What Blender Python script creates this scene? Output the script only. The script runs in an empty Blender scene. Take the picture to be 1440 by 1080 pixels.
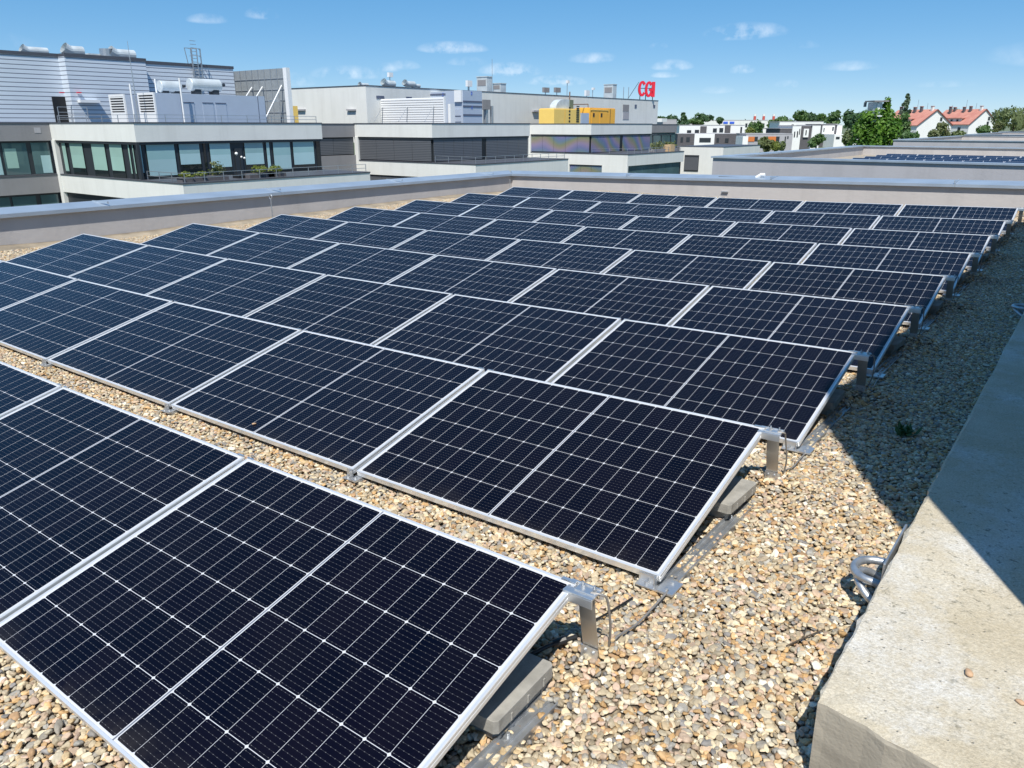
import bpy, math, random
import numpy as np
from mathutils import Vector, Matrix
random.seed(7); rng = np.random.default_rng(7)
R = math.radians
S = bpy.context.scene
col = S.collection

# ------------------------------------------------------------------ camera
EYE = Vector((1.1363, -0.7385, 1.6141)); YAW = 0.6458; FPX = 1086.16
PIT = -math.atan(364/FPX)
def basis(yaw, pit, rol=0.0):
    f = Vector((-math.sin(yaw)*math.cos(pit), math.cos(yaw)*math.cos(pit), math.sin(pit)))
    r0 = Vector((math.cos(yaw), math.sin(yaw), 0)); u0 = r0.cross(f)
    r = math.cos(rol)*r0 + math.sin(rol)*u0
    return r, r.cross(f), f
cr, cu, cf = basis(YAW, PIT)
cam = bpy.data.objects.new('camera', bpy.data.cameras.new('camera')); col.objects.link(cam)
cam.data.sensor_width = 36; cam.data.lens = 36*FPX/1440
cam.data.clip_start = .05; cam.data.clip_end = 6000
cam.matrix_world = Matrix(((cr.x, cu.x, -cf.x, EYE.x), (cr.y, cu.y, -cf.y, EYE.y), (cr.z, cu.z, -cf.z, EYE.z), (0, 0, 0, 1)))
S.camera = cam
# the gravel roof falls a little more than one degree towards its far corner: everything on it is built level and tilted by ROOF
rr, ru, rf = basis(YAW, -0.3020, -0.0080)
A = Matrix((cr, cu, cf)).transposed() @ Matrix((rr, ru, rf))
ROOF = Matrix.Translation(EYE) @ A.to_4x4() @ Matrix.Translation(-EYE)
roof_objs = []

# ------------------------------------------------------------------ light
SUN_AZ, SUN_EL = R(29), R(57)
sd = Vector((math.sin(SUN_AZ)*math.cos(SUN_EL), -math.cos(SUN_AZ)*math.cos(SUN_EL), math.sin(SUN_EL)))
sun = bpy.data.objects.new('sun', bpy.data.lights.new('sun', 'SUN')); col.objects.link(sun)
sun.data.energy = 4.35; sun.data.angle = R(.53); sun.data.color = (1, .955, .87)
sun.rotation_euler = sd.to_track_quat('Z', 'Y').to_euler()
W = bpy.data.worlds.new('World'); S.world = W; W.use_nodes = True
S.view_settings.view_transform = 'Standard'; S.view_settings.look = 'None'; S.view_settings.exposure = 0.42; S.view_settings.gamma = 1

def ray(px, py):
    return cf + cr*((px-720)/FPX) - cu*((py-540)/FPX)
nt = W.node_tree; nt.nodes.clear()
def N(t, ty, **kw):
    n = t.nodes.new(ty)
    for k, v in kw.items(): setattr(n, k, v)
    return n
def math_(t, op, a, b=None, c=None, clamp=False):
    n = N(t, 'ShaderNodeMath', operation=op); n.use_clamp = clamp
    for i, v in enumerate((a, b, c)):
        if v is None: continue
        if isinstance(v, (int, float)): n.inputs[i].default_value = v
        else: t.links.new(v, n.inputs[i])
    return n.outputs[0]
def mixc(t, fac, a, b, blend='MIX'):
    n = N(t, 'ShaderNodeMix', data_type='RGBA', blend_type=blend)
    for s, v in ((n.inputs[0], fac), (n.inputs[6], a), (n.inputs[7], b)):
        if isinstance(v, (int, float)): s.default_value = v
        elif isinstance(v, (tuple, list)): s.default_value = (*v, 1) if len(v) == 3 else v
        else: t.links.new(v, s)
    return n.outputs[2]
sky = N(nt, 'ShaderNodeTexSky', sky_type='NISHITA', sun_disc=False, sun_elevation=SUN_EL, sun_rotation=R(151), altitude=0, air_density=.5, dust_density=.1, ozone_density=4.6)
bg = N(nt, 'ShaderNodeBackground'); bg.inputs[1].default_value = .15
out = N(nt, 'ShaderNodeOutputWorld')
tc = N(nt, 'ShaderNodeTexCoord')
nz = N(nt, 'ShaderNodeTexNoise'); nz.inputs['Scale'].default_value = 34; nz.inputs['Detail'].default_value = 7; nz.inputs['Roughness'].default_value = .6
nt.links.new(tc.outputs['Generated'], nz.inputs['Vector'])
# small fair-weather clouds, each a soft patch of the far sky (photo position only gives its bearing)
CL = [(636, 70, 34, 8, .8), (1048, 49, 38, 10, .75), (716, 102, 32, 9, .9), (782, 116, 30, 7, .9), (490, 106, 36, 9, .6), (412, 116, 22, 9, .45), (834, 84, 24, 7, .5), (945, 95, 20, 7, .6),
      (1044, 100, 12, 6, .75), (1195, 96, 24, 6, .35), (1114, 121, 18, 5, .35), (292, 29, 18, 6, .45), (368, 23, 15, 7, .5), (545, 97, 14, 6, .5), (568, 94, 16, 6, .4), (926, 66, 9, 4, .4),
      (656, 89, 20, 6, .3), (1330, 120, 24, 4, .2), (935, 107, 14, 4, .5), (1130, 66, 14, 5, .2), (640, 150, 26, 8, .4), (1010, 128, 16, 5, .25), (20, 150, 60, 12, .3), (-200, 60, 120, 26, .7), (1700, 70, 140, 22, .6)]
warp = N(nt, 'ShaderNodeTexNoise'); warp.inputs['Scale'].default_value = 14; warp.inputs['Detail'].default_value = 4
nt.links.new(tc.outputs['Generated'], warp.inputs['Vector'])
tot = None
for px, py, sx, sy, st in CL:
    d = ray(px, py).normalized(); a = d.cross(Vector((0, 0, 1))).normalized(); b = a.cross(d)
    def dot(v):
        n = N(nt, 'ShaderNodeVectorMath', operation='DOT_PRODUCT'); nt.links.new(tc.outputs['Generated'], n.inputs[0]); n.inputs[1].default_value = v
        return n.outputs['Value']
    w_ = math_(nt, 'MULTIPLY_ADD', warp.outputs['Fac'], .012, -.006)
    ea = math_(nt, 'ADD', dot(a*(FPX/sx/1.05)), 0.0)
    eb = dot(b*(FPX/sy/1.1))
    eb = math_(nt, 'ADD', eb, math_(nt, 'MULTIPLY', w_, 60.0))
    bot = math_(nt, 'MULTIPLY', math_(nt, 'MINIMUM', eb, 0.0), 1.5)      # flatter underside
    eb = math_(nt, 'ADD', eb, bot)
    q = math_(nt, 'ADD', math_(nt, 'MULTIPLY', ea, ea), math_(nt, 'MULTIPLY', eb, eb))
    m = math_(nt, 'MULTIPLY', math_(nt, 'SUBTRACT', 1.0, math_(nt, 'MULTIPLY', q, .55), clamp=True), st)
    fw = N(nt, 'ShaderNodeVectorMath', operation='DOT_PRODUCT'); nt.links.new(tc.outputs['Generated'], fw.inputs[0]); fw.inputs[1].default_value = d
    m = math_(nt, 'MULTIPLY', m, math_(nt, 'GREATER_THAN', fw.outputs['Value'], 0.0))
    tot = m if tot is None else math_(nt, 'MAXIMUM', tot, m)
edge = math_(nt, 'MULTIPLY_ADD', nz.outputs['Fac'], 2.6, -1.75)
cm = math_(nt, 'MULTIPLY', math_(nt, 'ADD', tot, math_(nt, 'MULTIPLY', edge, math_(nt, 'MULTIPLY', tot, 1.5, clamp=True))), .7, clamp=True)
hs = N(nt, 'ShaderNodeHueSaturation'); hs.inputs['Saturation'].default_value = 1.95; hs.inputs['Value'].default_value = 1.82; hs.inputs['Hue'].default_value = .4985
gm = N(nt, 'ShaderNodeGamma'); gm.inputs[1].default_value = .43; nt.links.new(sky.outputs[0], gm.inputs[0]); nt.links.new(gm.outputs[0], hs.inputs['Color'])
skyc = mixc(nt, cm, hs.outputs[0], (6.0, 6.2, 6.4))
nt.links.new(skyc, bg.inputs[0]); nt.links.new(bg.outputs[0], out.inputs[0])

# ------------------------------------------------------------------ helpers
ORG = {}
def tag(o, label=None, cat=None, group=None, kind=None):
    if label: o['label'] = label
    if cat: o['category'] = cat
    if group: o['group'] = group
    if kind: o['kind'] = kind
    return o
def thing(name, label, cat, group=None, loc=(0, 0, 0), roof=False):
    o = bpy.data.objects.new(name, None); col.objects.link(o); o.location = loc; o.empty_display_size = .2
    ORG[o.name] = Vector(loc)
    if roof: roof_objs.append(o)
    return tag(o, label, cat, group)
class MB:
    def __init__(s): s.v = []; s.f = []
    def add(s, vs, fs):
        n = len(s.v); s.v += [tuple(v) for v in vs]; s.f += [tuple(i+n for i in f) for f in fs]; return s
    def box(s, x0, x1, y0, y1, z0, z1, M=None):
        vs = [Vector((x, y, z)) for z in (z0, z1) for y in (y0, y1) for x in (x0, x1)]
        if M is not None: vs = [M @ v for v in vs]
        return s.add(vs, [(0, 2, 3, 1), (4, 5, 7, 6), (0, 1, 5, 4), (2, 6, 7, 3), (0, 4, 6, 2), (1, 3, 7, 5)])
    def prism(s, poly, z0, z1, M=None):
        n = len(poly); vs = [Vector((p[0], p[1], z)) for z in (z0, z1) for p in poly]
        if M is not None: vs = [M @ v for v in vs]
        return s.add(vs, [tuple(range(n-1, -1, -1)), tuple(range(n, 2*n))] + [(i, (i+1) % n, n+(i+1) % n, n+i) for i in range(n)])
    def tube(s, pts, r, n=8, cap=True):
        pts = [Vector(p) for p in pts]; rs = r if isinstance(r, (list, tuple)) else [r]*len(pts)
        t = (pts[1]-pts[0]).normalized(); a = t.orthogonal().normalized(); b0 = len(s.v)
        for i, p in enumerate(pts):
            t = (pts[min(i+1, len(pts)-1)]-pts[max(i-1, 0)]).normalized()
            a = (a-t*a.dot(t)).normalized(); b = t.cross(a)
            for k in range(n):
                w = 2*math.pi*k/n; s.v.append(tuple(p+(a*math.cos(w)+b*math.sin(w))*rs[i]))
        for i in range(len(pts)-1):
            for k in range(n):
                s.f.append((b0+i*n+k, b0+i*n+(k+1) % n, b0+(i+1)*n+(k+1) % n, b0+(i+1)*n+k))
        if cap:
            s.f.append(tuple(b0+k for k in reversed(range(n)))); s.f.append(tuple(b0+(len(pts)-1)*n+k for k in range(n)))
        return s
    def bar(s, p, q, w, h=None):
        p, q = Vector(p), Vector(q); h = h or w; t = (q-p).normalized()
        up = Vector((0, 0, 1)) if abs(t.z) < .95 else Vector((1, 0, 0))
        a = t.cross(up).normalized()*(w/2); b = a.cross(t).normalized()*(h/2)
        vs = [e+i*a+j*b for e in (p, q) for i, j in ((-1, -1), (1, -1), (1, 1), (-1, 1))]
        return s.add(vs, [(3, 2, 1, 0), (4, 5, 6, 7), (0, 1, 5, 4), (1, 2, 6, 5), (2, 3, 7, 6), (3, 0, 4, 7)])
    def build(s, name, m, parent=None, smooth=False, bevel=0, roof=False):
        me = bpy.data.meshes.new(name); o_ = Vector((0, 0, 0)) if parent is None else ORG.get(parent.name, Vector((0, 0, 0)))
        me.from_pydata([tuple(Vector(v)-o_) for v in s.v], [], s.f); me.update()
        if m: me.materials.append(m)
        if smooth:
            for p in me.polygons: p.use_smooth = True
        o = bpy.data.objects.new(name, me); col.objects.link(o)
        if parent is not None: o.parent = parent
        ORG[o.name] = o_
        if bevel:
            b = o.modifiers.new('bevel', 'BEVEL'); b.width = bevel; b.segments = 2; b.limit_method = 'ANGLE'
        if roof: roof_objs.append(o)
        return o
def bx(*a): return MB().box(*a)
def copy_tree(o, parent=None):
    c = o.copy(); col.objects.link(c); c.parent = parent
    ORG[c.name] = ORG.get(o.name, Vector((0, 0, 0)))
    for ch in list(o.children): copy_tree(ch, c)
    return c

def mat(name, c, rough=.6, metal=0.0, var=.0, scale=4.0, bump=0.0, bscale=60.0, spec=.5, coat=0.0, c2=None, detail=6, dist=.01):
    m = bpy.data.materials.new(name); m.use_nodes = True; t = m.node_tree; b = t.nodes['Principled BSDF']
    b.inputs['Roughness'].default_value = rough; b.inputs['Metallic'].default_value = metal
    b.inputs['Specular IOR Level'].default_value = spec; b.inputs['Coat Weight'].default_value = coat
    b.inputs['Base Color'].default_value = (*c, 1)
    co = N(t, 'ShaderNodeTexCoord')
    if var:
        n = N(t, 'ShaderNodeTexNoise'); n.inputs['Scale'].default_value = scale; n.inputs['Detail'].default_value = detail
        t.links.new(co.outputs['Object'], n.inputs['Vector'])
        f = math_(t, 'MULTIPLY_ADD', n.outputs['Fac'], 2.4, -.7, clamp=True)
        c2 = c2 or tuple(x*(1-var) for x in c)
        t.links.new(mixc(t, f, c, c2), b.inputs['Base Color'])
    if bump:
        n = N(t, 'ShaderNodeTexNoise'); n.inputs['Scale'].default_value = bscale; n.inputs['Detail'].default_value = 5
        t.links.new(co.outputs['Object'], n.inputs['Vector'])
        bp = N(t, 'ShaderNodeBump'); bp.inputs['Strength'].default_value = bump; bp.inputs['Distance'].default_value = dist
        t.links.new(n.outputs['Fac'], bp.inputs['Height']); t.links.new(bp.outputs[0], b.inputs['Normal'])
    return m
def objrandom(m, lo, hi):
    """every object carrying the material gets its own slight shade"""
    t = m.node_tree; b = t.nodes['Principled BSDF']; oi = N(t, 'ShaderNodeObjectInfo')
    f = math_(t, 'MULTIPLY_ADD', oi.outputs['Random'], hi-lo, lo)
    c = N(t, 'ShaderNodeCombineColor')
    for i in range(3): t.links.new(f, c.inputs[i])
    src = b.inputs['Base Color'].links[0].from_socket if b.inputs['Base Color'].links else tuple(b.inputs['Base Color'].default_value)[:3]
    t.links.new(mixc(t, 1.0, src, c.outputs[0], 'MULTIPLY'), b.inputs['Base Color'])
    return m

M = {}
M['alu'] = mat('aluminium', (.74, .75, .76), .34, .85, .12, 9)
M['alu_edge'] = mat('anodised_frame', (.86, .87, .88), .36, .55, .08, 5)
M['galv'] = mat('galvanised_steel', (.60, .62, .64), .42, .8, .3, 22)
M['steel_post'] = mat('brushed_steel', (.58, .55, .51), .36, .9, .25, 3)
M['wire'] = mat('grey_wire', (.33, .31, .29), .5, .35, .2, 30)
M['black'] = mat('black_plastic', (.012, .012, .013), .45)
M['backsheet'] = mat('white_backsheet', (.7, .7, .7), .6)
M['concrete'] = None
M['paver'] = mat('paver_concrete', (.40, .385, .35), .9, 0, .35, 14, .5, 160, .3, dist=.004)
M['render_pink'] = mat('grey_render', (.50, .475, .465), .95, 0, .12, 1.2, .5, 220, .2, dist=.004)
M['zinc'] = mat('zinc_coping', (.50, .57, .65), .42, .55, .35, 1.6, .15, 3.0, c2=(.40, .46, .53), dist=.02)
M['soil'] = mat('sandy_fillet', (.40, .335, .25), .95, 0, .5, 3, .6, 40)
M['white'] = None
M['white2'] = mat('bright_white_render', (.80, .80, .79), .9, 0, .05, .4)
M['greyr'] = mat('grey_facade_render', (.27, .265, .275), .9, 0, .10, .5, .2, 6, .2)
M['lightgrey'] = mat('light_grey_render', (.40, .395, .42), .9, 0, .10, .6, .2, 6, .2)
M['darkcop'] = mat('dark_coping', (.10, .105, .125), .5, .3, .1, 2)
M['frame_dark'] = mat('dark_window_frame', (.035, .042, .05), .45, .2)
M['glass_dark'] = mat('dark_window_glass', (.012, .018, .02), .04, 0, 0, spec=.6)
M['glass_teal'] = mat('blue_window_glass', (.09, .16, .17), .05, 0, .4, .3, spec=.6)
M['blind'] = objrandom(mat('pale_blind_shaded', (.30, .50, .52), .35, 0, .10, .5, coat=.5), .86, 1.08)  # upper half of the blinds: the overhang's shade put into the colour
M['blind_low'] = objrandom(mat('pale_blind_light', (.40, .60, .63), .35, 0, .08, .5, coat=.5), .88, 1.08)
M['blind_g'] = objrandom(mat('greenish_blind', (.34, .53, .47), .35, 0, .10, .5, coat=.5), .88, 1.06)
M['orange'] = mat('orange_shutter', (.62, .19, .05), .6, 0, .15, 2)
M['yellow'] = mat('yellow_paint', (.90, .62, .16), .45, 0, .06, 1.5)
M['yellow2'] = mat('amber_paint', (.88, .45, .05), .45, 0, .06, 1.5)
M['red'] = mat('red_letters', (.68, .02, .045), .4)
M['ahu'] = mat('pale_blue_sheet', (.50, .57, .68), .5, .25, .06, 1.2)
M['ahu_dark'] = mat('dark_slot', (.10, .12, .18), .6)
M['louvre'] = mat('white_louvre', (.80, .81, .82), .5, .1)
M['duct'] = mat('duct_metal', (.62, .68, .71), .45, .15, .25, 1.5)
M['roof_red'] = mat('red_roof_tiles', (.45, .18, .14), .8, 0, .35, .6, c2=(.54, .26, .20))
M['brickdark'] = mat('dark_grey_brick', (.115, .11, .12), .9, 0, .25, 3)
M['trunk'] = mat('bark', (.10, .075, .055), .9, 0, .4, 5)
M['wood'] = mat('pale_wood', (.60, .42, .24), .7, 0, .2, 3)

def stripes(name, c1, c2, freq, axis=2, rough=.5, metal=.3, duty=.12, bump=.6, soft=.06):
    """horizontal profile lines of sheet cladding or blinds"""
    m = bpy.data.materials.new(name); m.use_nodes = True; t = m.node_tree; b = t.nodes['Principled BSDF']
    b.inputs['Roughness'].default_value = rough; b.inputs['Metallic'].default_value = metal
    co = N(t, 'ShaderNodeTexCoord'); sp = N(t, 'ShaderNodeSeparateXYZ'); t.links.new(co.outputs['Object'], sp.inputs[0])
    fr = math_(t, 'FRACT', math_(t, 'MULTIPLY', sp.outputs[axis], freq))
    f = math_(t, 'MULTIPLY', math_(t, 'SUBTRACT', duty, fr), 1/soft, clamp=True)
    n = N(t, 'ShaderNodeTexNoise'); n.inputs['Scale'].default_value = .8; n.inputs['Detail'].default_value = 5
    t.links.new(co.outputs['Object'], n.inputs['Vector'])
    cc = mixc(t, math_(t, 'MULTIPLY', n.outputs['Fac'], .35), c1, tuple(x*.72 for x in c1))
    t.links.new(mixc(t, f, cc, c2), b.inputs['Base Color'])
    return m
M['clad'] = stripes('profiled_cladding', (.64, .71, .80), (.13, .15, .20), 1/.33, duty=.22, metal=.0)
M['vblind'] = stripes('grey_venetian_blind', (.165, .175, .195), (.07, .075, .085), 1/.16, duty=.5, soft=.3)
M['mesh'] = mat('perforated_sheet', (.30, .33, .35), .6, .1, .2, 2.5)
# camera moire on the farthest wing's fine-slatted blinds, painted as muted rainbow colours
def moire():
    m = bpy.data.materials.new('moire_blind'); m.use_nodes = True; t = m.node_tree; b = t.nodes['Principled BSDF']
    b.inputs['Roughness'].default_value = .4
    co = N(t, 'ShaderNodeTexCoord'); n = N(t, 'ShaderNodeTexNoise'); n.inputs['Scale'].default_value = .16; n.inputs['Detail'].default_value = 1
    t.links.new(co.outputs['Object'], n.inputs['Vector'])
    sp = N(t, 'ShaderNodeSeparateXYZ'); t.links.new(co.outputs['Object'], sp.inputs[0])
    s = math_(t, 'ADD', math_(t, 'MULTIPLY', sp.outputs[2], .42), math_(t, 'MULTIPLY', n.outputs['Fac'], 2.6))
    s = math_(t, 'ADD', s, math_(t, 'MULTIPLY', sp.outputs[1], .30))
    r = N(t, 'ShaderNodeValToRGB'); t.links.new(math_(t, 'FRACT', s), r.inputs[0])
    e = r.color_ramp.elements; e[0].color = (.13, .15, .33, 1); e[1].position = 1; e[1].color = (.13, .15, .33, 1)
    for p, c in ((.22, (.25, .19, .34)), (.42, (.27, .21, .17)), (.6, (.20, .215, .10)), (.8, (.10, .18, .26))):
        x = e.new(p); x.color = (*c, 1)
    t.links.new(mixc(t, .25, r.outputs[0], (.17, .19, .22)), b.inputs['Base Color'])
    return m
M['moire'] = moire()

def concrete():
    m = bpy.data.materials.new('weathered_concrete'); m.use_nodes = True; t = m.node_tree; b = t.nodes['Principled BSDF']
    b.inputs['Roughness'].default_value = .92; b.inputs['Specular IOR Level'].default_value = .25
    co = N(t, 'ShaderNodeTexCoord')
    def nz(sc, det=6, ro=.55):
        n = N(t, 'ShaderNodeTexNoise'); n.inputs['Scale'].default_value = sc; n.inputs['Detail'].default_value = det; n.inputs['Roughness'].default_value = ro
        t.links.new(co.outputs['Object'], n.inputs['Vector']); return n.outputs['Fac']
    a = mixc(t, math_(t, 'MULTIPLY_ADD', nz(2.4, 8, .65), 4, -1.6, clamp=True), (.56, .49, .365), (.67, .615, .505))
    pale = math_(t, 'MULTIPLY_ADD', nz(2.1, 10, .74), 7, -3.4, clamp=True)
    a = mixc(t, math_(t, 'MULTIPLY', pale, .8), a, (.72, .715, .69))
    grain = math_(t, 'MULTIPLY_ADD', nz(130, 4, .7), 4, -1.5, clamp=True)
    a = mixc(t, math_(t, 'MULTIPLY', grain, .5), a, (.30, .25, .17))
    dark = math_(t, 'MULTIPLY_ADD', nz(42, 6, .65), 9, -5.15, clamp=True)
    zone = math_(t, 'MULTIPLY_ADD', nz(1.3, 5, .5), 5, -2.0, clamp=True)
    a = mixc(t, math_(t, 'MULTIPLY', math_(t, 'MULTIPLY', dark, zone), .8), a, (.10, .10, .075))
    pit = N(t, 'ShaderNodeTexVoronoi'); pit.inputs['Scale'].default_value = 26; t.links.new(co.outputs['Object'], pit.inputs['Vector'])
    pf = math_(t, 'MULTIPLY', math_(t, 'SUBTRACT', .11, pit.outputs['Distance']), 14, clamp=True)
    a = mixc(t, math_(t, 'MULTIPLY', pf, .55), a, (.20, .17, .12))
    t.links.new(a, b.inputs['Base Color'])
    bp = N(t, 'ShaderNodeBump'); bp.inputs['Strength'].default_value = .9; bp.inputs['Distance'].default_value = .006
    h = math_(t, 'SUBTRACT', math_(t, 'ADD', nz(95, 6, .7), math_(t, 'MULTIPLY', nz(12), .8)), math_(t, 'MULTIPLY', pf, .8))
    t.links.new(h, bp.inputs['Height']); t.links.new(bp.outputs[0], b.inputs['Normal'])
    return m
M['concrete'] = concrete()
M['end_concrete'] = mat('darker_concrete_end', (.43, .385, .31), .95, 0, .38, 4, .6, 110, .2, detail=10, dist=.003)  # darker concrete tone for the plinth's end face
def facade(name, c, streak=.16):
    m = mat(name, c, .92, 0, .07, .5, .25, 9, .2, dist=.02); t = m.node_tree; b = t.nodes['Principled BSDF']
    co = N(t, 'ShaderNodeTexCoord'); mp = N(t, 'ShaderNodeMapping'); mp.inputs['Scale'].default_value = (1.3, 1.3, .10); t.links.new(co.outputs['Object'], mp.inputs[0])
    n = N(t, 'ShaderNodeTexNoise'); n.inputs['Scale'].default_value = 1.0; n.inputs['Detail'].default_value = 7; n.inputs['Roughness'].default_value = .65; t.links.new(mp.outputs[0], n.inputs['Vector'])
    f = math_(t, 'MULTIPLY_ADD', n.outputs['Fac'], 4.0, -1.9, clamp=True)
    src = b.inputs['Base Color'].links[0].from_socket
    t.links.new(mixc(t, math_(t, 'MULTIPLY', f, streak), src, (c[0]*.45, c[1]*.44, c[2]*.42)), b.inputs['Base Color'])
    return m
M['white'] = facade('white_render', (.74, .745, .72)); M['greyr'] = facade('grey_facade_render', (.27, .265, .275)); M['lightgrey'] = facade('light_grey_render', (.40, .395, .42), .2)
M['render_pink'] = facade('grey_render', (.50, .475, .465), .22)

# ------------------------------------------------------------------ placing far things: bearing from the camera, plan position from a known wall plane or distance
Hd = Vector((-math.sin(YAW), math.cos(YAW), 0)); Rd = Vector((math.cos(YAW), math.sin(YAW), 0))
def onx(px, py, X): d = ray(px, py); return EYE+d*((X-EYE.x)/d.x)
def ony(px, py, Y): d = ray(px, py); return EYE+d*((Y-EYE.y)/d.y)
def onz(px, py, Z): d = ray(px, py); return EYE+d*((Z-EYE.z)/d.z)
def pt(px, py, Rf): d = ray(px, py); return EYE+d*(Rf/d.dot(Hd))
class Face:
    """an upright facade plane; boxes are given by photo bearings but stand at their own distance and depth"""
    def __init__(s, px, Rf, ang=0.0):
        s.o = pt(px, 176, Rf); s.o.z = 0; a = R(ang)
        s.t = Rd*math.cos(a)+Hd*math.sin(a); s.k = Hd*math.cos(a)-Rd*math.sin(a)        # k points into the building
        s.M = Matrix(((s.t.x, s.k.x, 0, s.o.x), (s.t.y, s.k.y, 0, s.o.y), (0, 0, 1, 0), (0, 0, 0, 1)))
    def uv(s, px, py):
        d = ray(px, py); t = (s.o-EYE).dot(s.k)/d.dot(s.k); p = EYE+d*t
        return (p-s.o).dot(s.t), p.z
    def rect(s, mb, x0, y0, x1, y1, d0, d1):
        ym = min((y0+y1)/2, y0+10); a, b = s.uv(x0, ym)[0], s.uv(x1, ym)[0]; z1 = s.uv(x0, y0)[1]; z0 = s.uv(x1, y1)[1]
        return mb.box(min(a, b), max(a, b), d0, d1, min(z0, z1), max(z0, z1), s.M)

# ------------------------------------------------------------------ ground, far
GND = -12.5
def ground():
    m = mat('town_ground', (.16, .17, .12), .95, 0, .5, .05, c2=(.10, .14, .06))
    b = MB(); n = 48; rad = [0, 40, 90, 150, 200, 260, 400, 800, 1600, 3200]
    hh = [0, 0, 0, 1.5, 5.5, 7.5, 9.5, 11, 12.5, 13.5]
    b.v.append((EYE.x, EYE.y, GND))
    for r_, h in zip(rad[1:], hh[1:]):
        for k in range(n):
            a = 2*math.pi*k/n; b.v.append((EYE.x+r_*math.cos(a), EYE.y+r_*math.sin(a), GND+h))
    for k in range(n): b.f.append((0, 1+k, 1+(k+1) % n))
    for i in range(len(rad)-2):
        for k in range(n): b.f.append((1+i*n+k, 1+(i+1)*n+k, 1+(i+1)*n+(k+1) % n, 1+i*n+(k+1) % n))
    tag(b.build('ground', m, None, smooth=True), 'ground of the town', None, None, 'structure')
ground()

# ------------------------------------------------------------------ office wings across the courtyard
ZT = 1.80
def railing(pts, h, label, group='thin steel railings on the office terraces', step=1.4, rails=2, r=.022):
    p = thing('railing', label, 'railing', group, tuple(pts[0]))
    b = MB()
    for i in range(len(pts)-1):
        for k in range(rails):
            z = h*(k+1)/rails; b.bar(Vector(pts[i])+Vector((0, 0, z)), Vector(pts[i+1])+Vector((0, 0, z)), r*1.6)
    b.build('handrail', M['galv'], p)
    src = None
    for i in range(len(pts)-1):
        a, c = Vector(pts[i]), Vector(pts[i+1]); n = max(1, int((c-a).length/step))
        for k in range(n+(i == len(pts)-2)):
            q = a+(c-a)*k/n
            o = MB().bar(q, q+Vector((0, 0, h)), r*1.8).build('post', M['galv'], p)
    return p
def pane_front(p, Y, spec, top, bot, m1, m2, rec=.12, face='y', dark=None):
    """panes given by bearings (px0, px1, lower end of the blind as photo row or None)"""
    for px0, px1, bl in spec:
        hit = (lambda px, py: ony(px, py, Y+rec).x) if face == 'y' else (lambda px, py: onx(px, py, Y-rec).y)
        midpy = 225
        a, b = hit(px0, midpy), hit(px1, midpy)
        g = MB(); e = .03
        if face == 'y': g.box(a, b, Y+rec, Y+rec+e, bot, top)
        else: g.box(Y-rec-e, Y-rec, a, b, bot, top)
        w = g.build('window', dark or M['glass_dark'], p)
        if bl:
            z = (ony((px0+px1)/2, bl, Y+rec).z if face == 'y' else onx((px0+px1)/2, bl, Y-rec).z)
            zm = top-(top-z)*.48
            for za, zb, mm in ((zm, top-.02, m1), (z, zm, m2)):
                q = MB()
                if face == 'y': q.box(a+.05, b-.05, Y+rec-.012, Y+rec-.003, za, zb)
                else: q.box(Y-rec+.003, Y-rec+.012, a+.05, b-.05, za, zb)
                q.build('blind', mm, w)
def slab(p, x0, x1, y0, y1, z0, z1, m, cop=True, name='wall'):
    bx(x0, x1, y0, y1, z0, z1-.07 if cop else z1).build(name, m, p)
    if cop: bx(x0, x1+.04, y0-.04, y1+.04, z1-.07, z1+.02).build('coping', M['darkcop'], p)
def wing(label, y0, y1, XW, X1, X2, ylow, zp, rec):
    p = thing('office_building', label, 'building', 'stepped white office wings', (X1, y0, GND))
    slab(p, XW, X1, y0, y1, ZT-1.32, ZT, M['white'])
    bx(XW, X1-rec, y0+rec, y1-.1, zp, ZT-1.322).build('window_band', M['frame_dark'], p)
    bx(XW+.02, X1-.05, y0+.05, y0+rec-.002, ZT-1.50, ZT-1.322).build('lintel', M['frame_dark'], p)
    bx(X1-rec+.002, X1-.05, y0+rec, y1-.12, ZT-1.50, ZT-1.322).build('lintel', M['frame_dark'], p)
    # terrace storey below: parapet band and its own windows
    slab(p, XW, X2, y0-.003, ylow, zp-1.40, zp, M['white'])
    bx(XW, X2-.25, y0+.25, ylow-.25, zp-4.2, zp-1.402).build('window_band', M['frame_dark'], p)
    bx(XW, X2, y0-.003, ylow, GND, zp-4.2).build('wall', M['white'], p)
    bx(XW, XW+.5, y0-.06, y0+.3, GND, ZT-1.322).build('pillar', M['white'], p)
    return p
# nearest wing, with pale blinds
XW1, Y1 = ony(76, 215, 28.8).x, 28.8
ZP1 = ony(257, 258, Y1).z; X21 = ony(257, 258, Y1).x
Y1e = onx(455, 215, -54.2).y
w1 = wing('nearest white office wing on the left, with pale blinds behind tall windows', Y1, Y1e, XW1, -54.2, X21, onx(520, 240, X21).y, ZP1, .25)
t_, b_ = ZT-1.5, ZP1+.02
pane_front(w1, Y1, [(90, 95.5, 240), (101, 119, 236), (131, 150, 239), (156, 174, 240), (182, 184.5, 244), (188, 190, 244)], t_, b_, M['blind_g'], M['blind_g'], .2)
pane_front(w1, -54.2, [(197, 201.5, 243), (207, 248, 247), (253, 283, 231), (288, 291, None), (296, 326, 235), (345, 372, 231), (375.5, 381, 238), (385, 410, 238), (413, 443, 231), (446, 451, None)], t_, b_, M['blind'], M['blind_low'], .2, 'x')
bx(-54.42, -54.36, onx(331, 225, -54.4).y, onx(341, 225, -54.4).y, ZP1+.02, ZP1+2.0).build('door', M['frame_dark'], w1)
for a in (150, 200): pass
pane_front(w1, Y1, [(100, 108, None), (112, 124, None), (130, 150, None), (154, 175, None), (180, 200, None)], ZP1-1.46, ZP1-4, M['blind_g'], M['blind_g'], .27)
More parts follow.
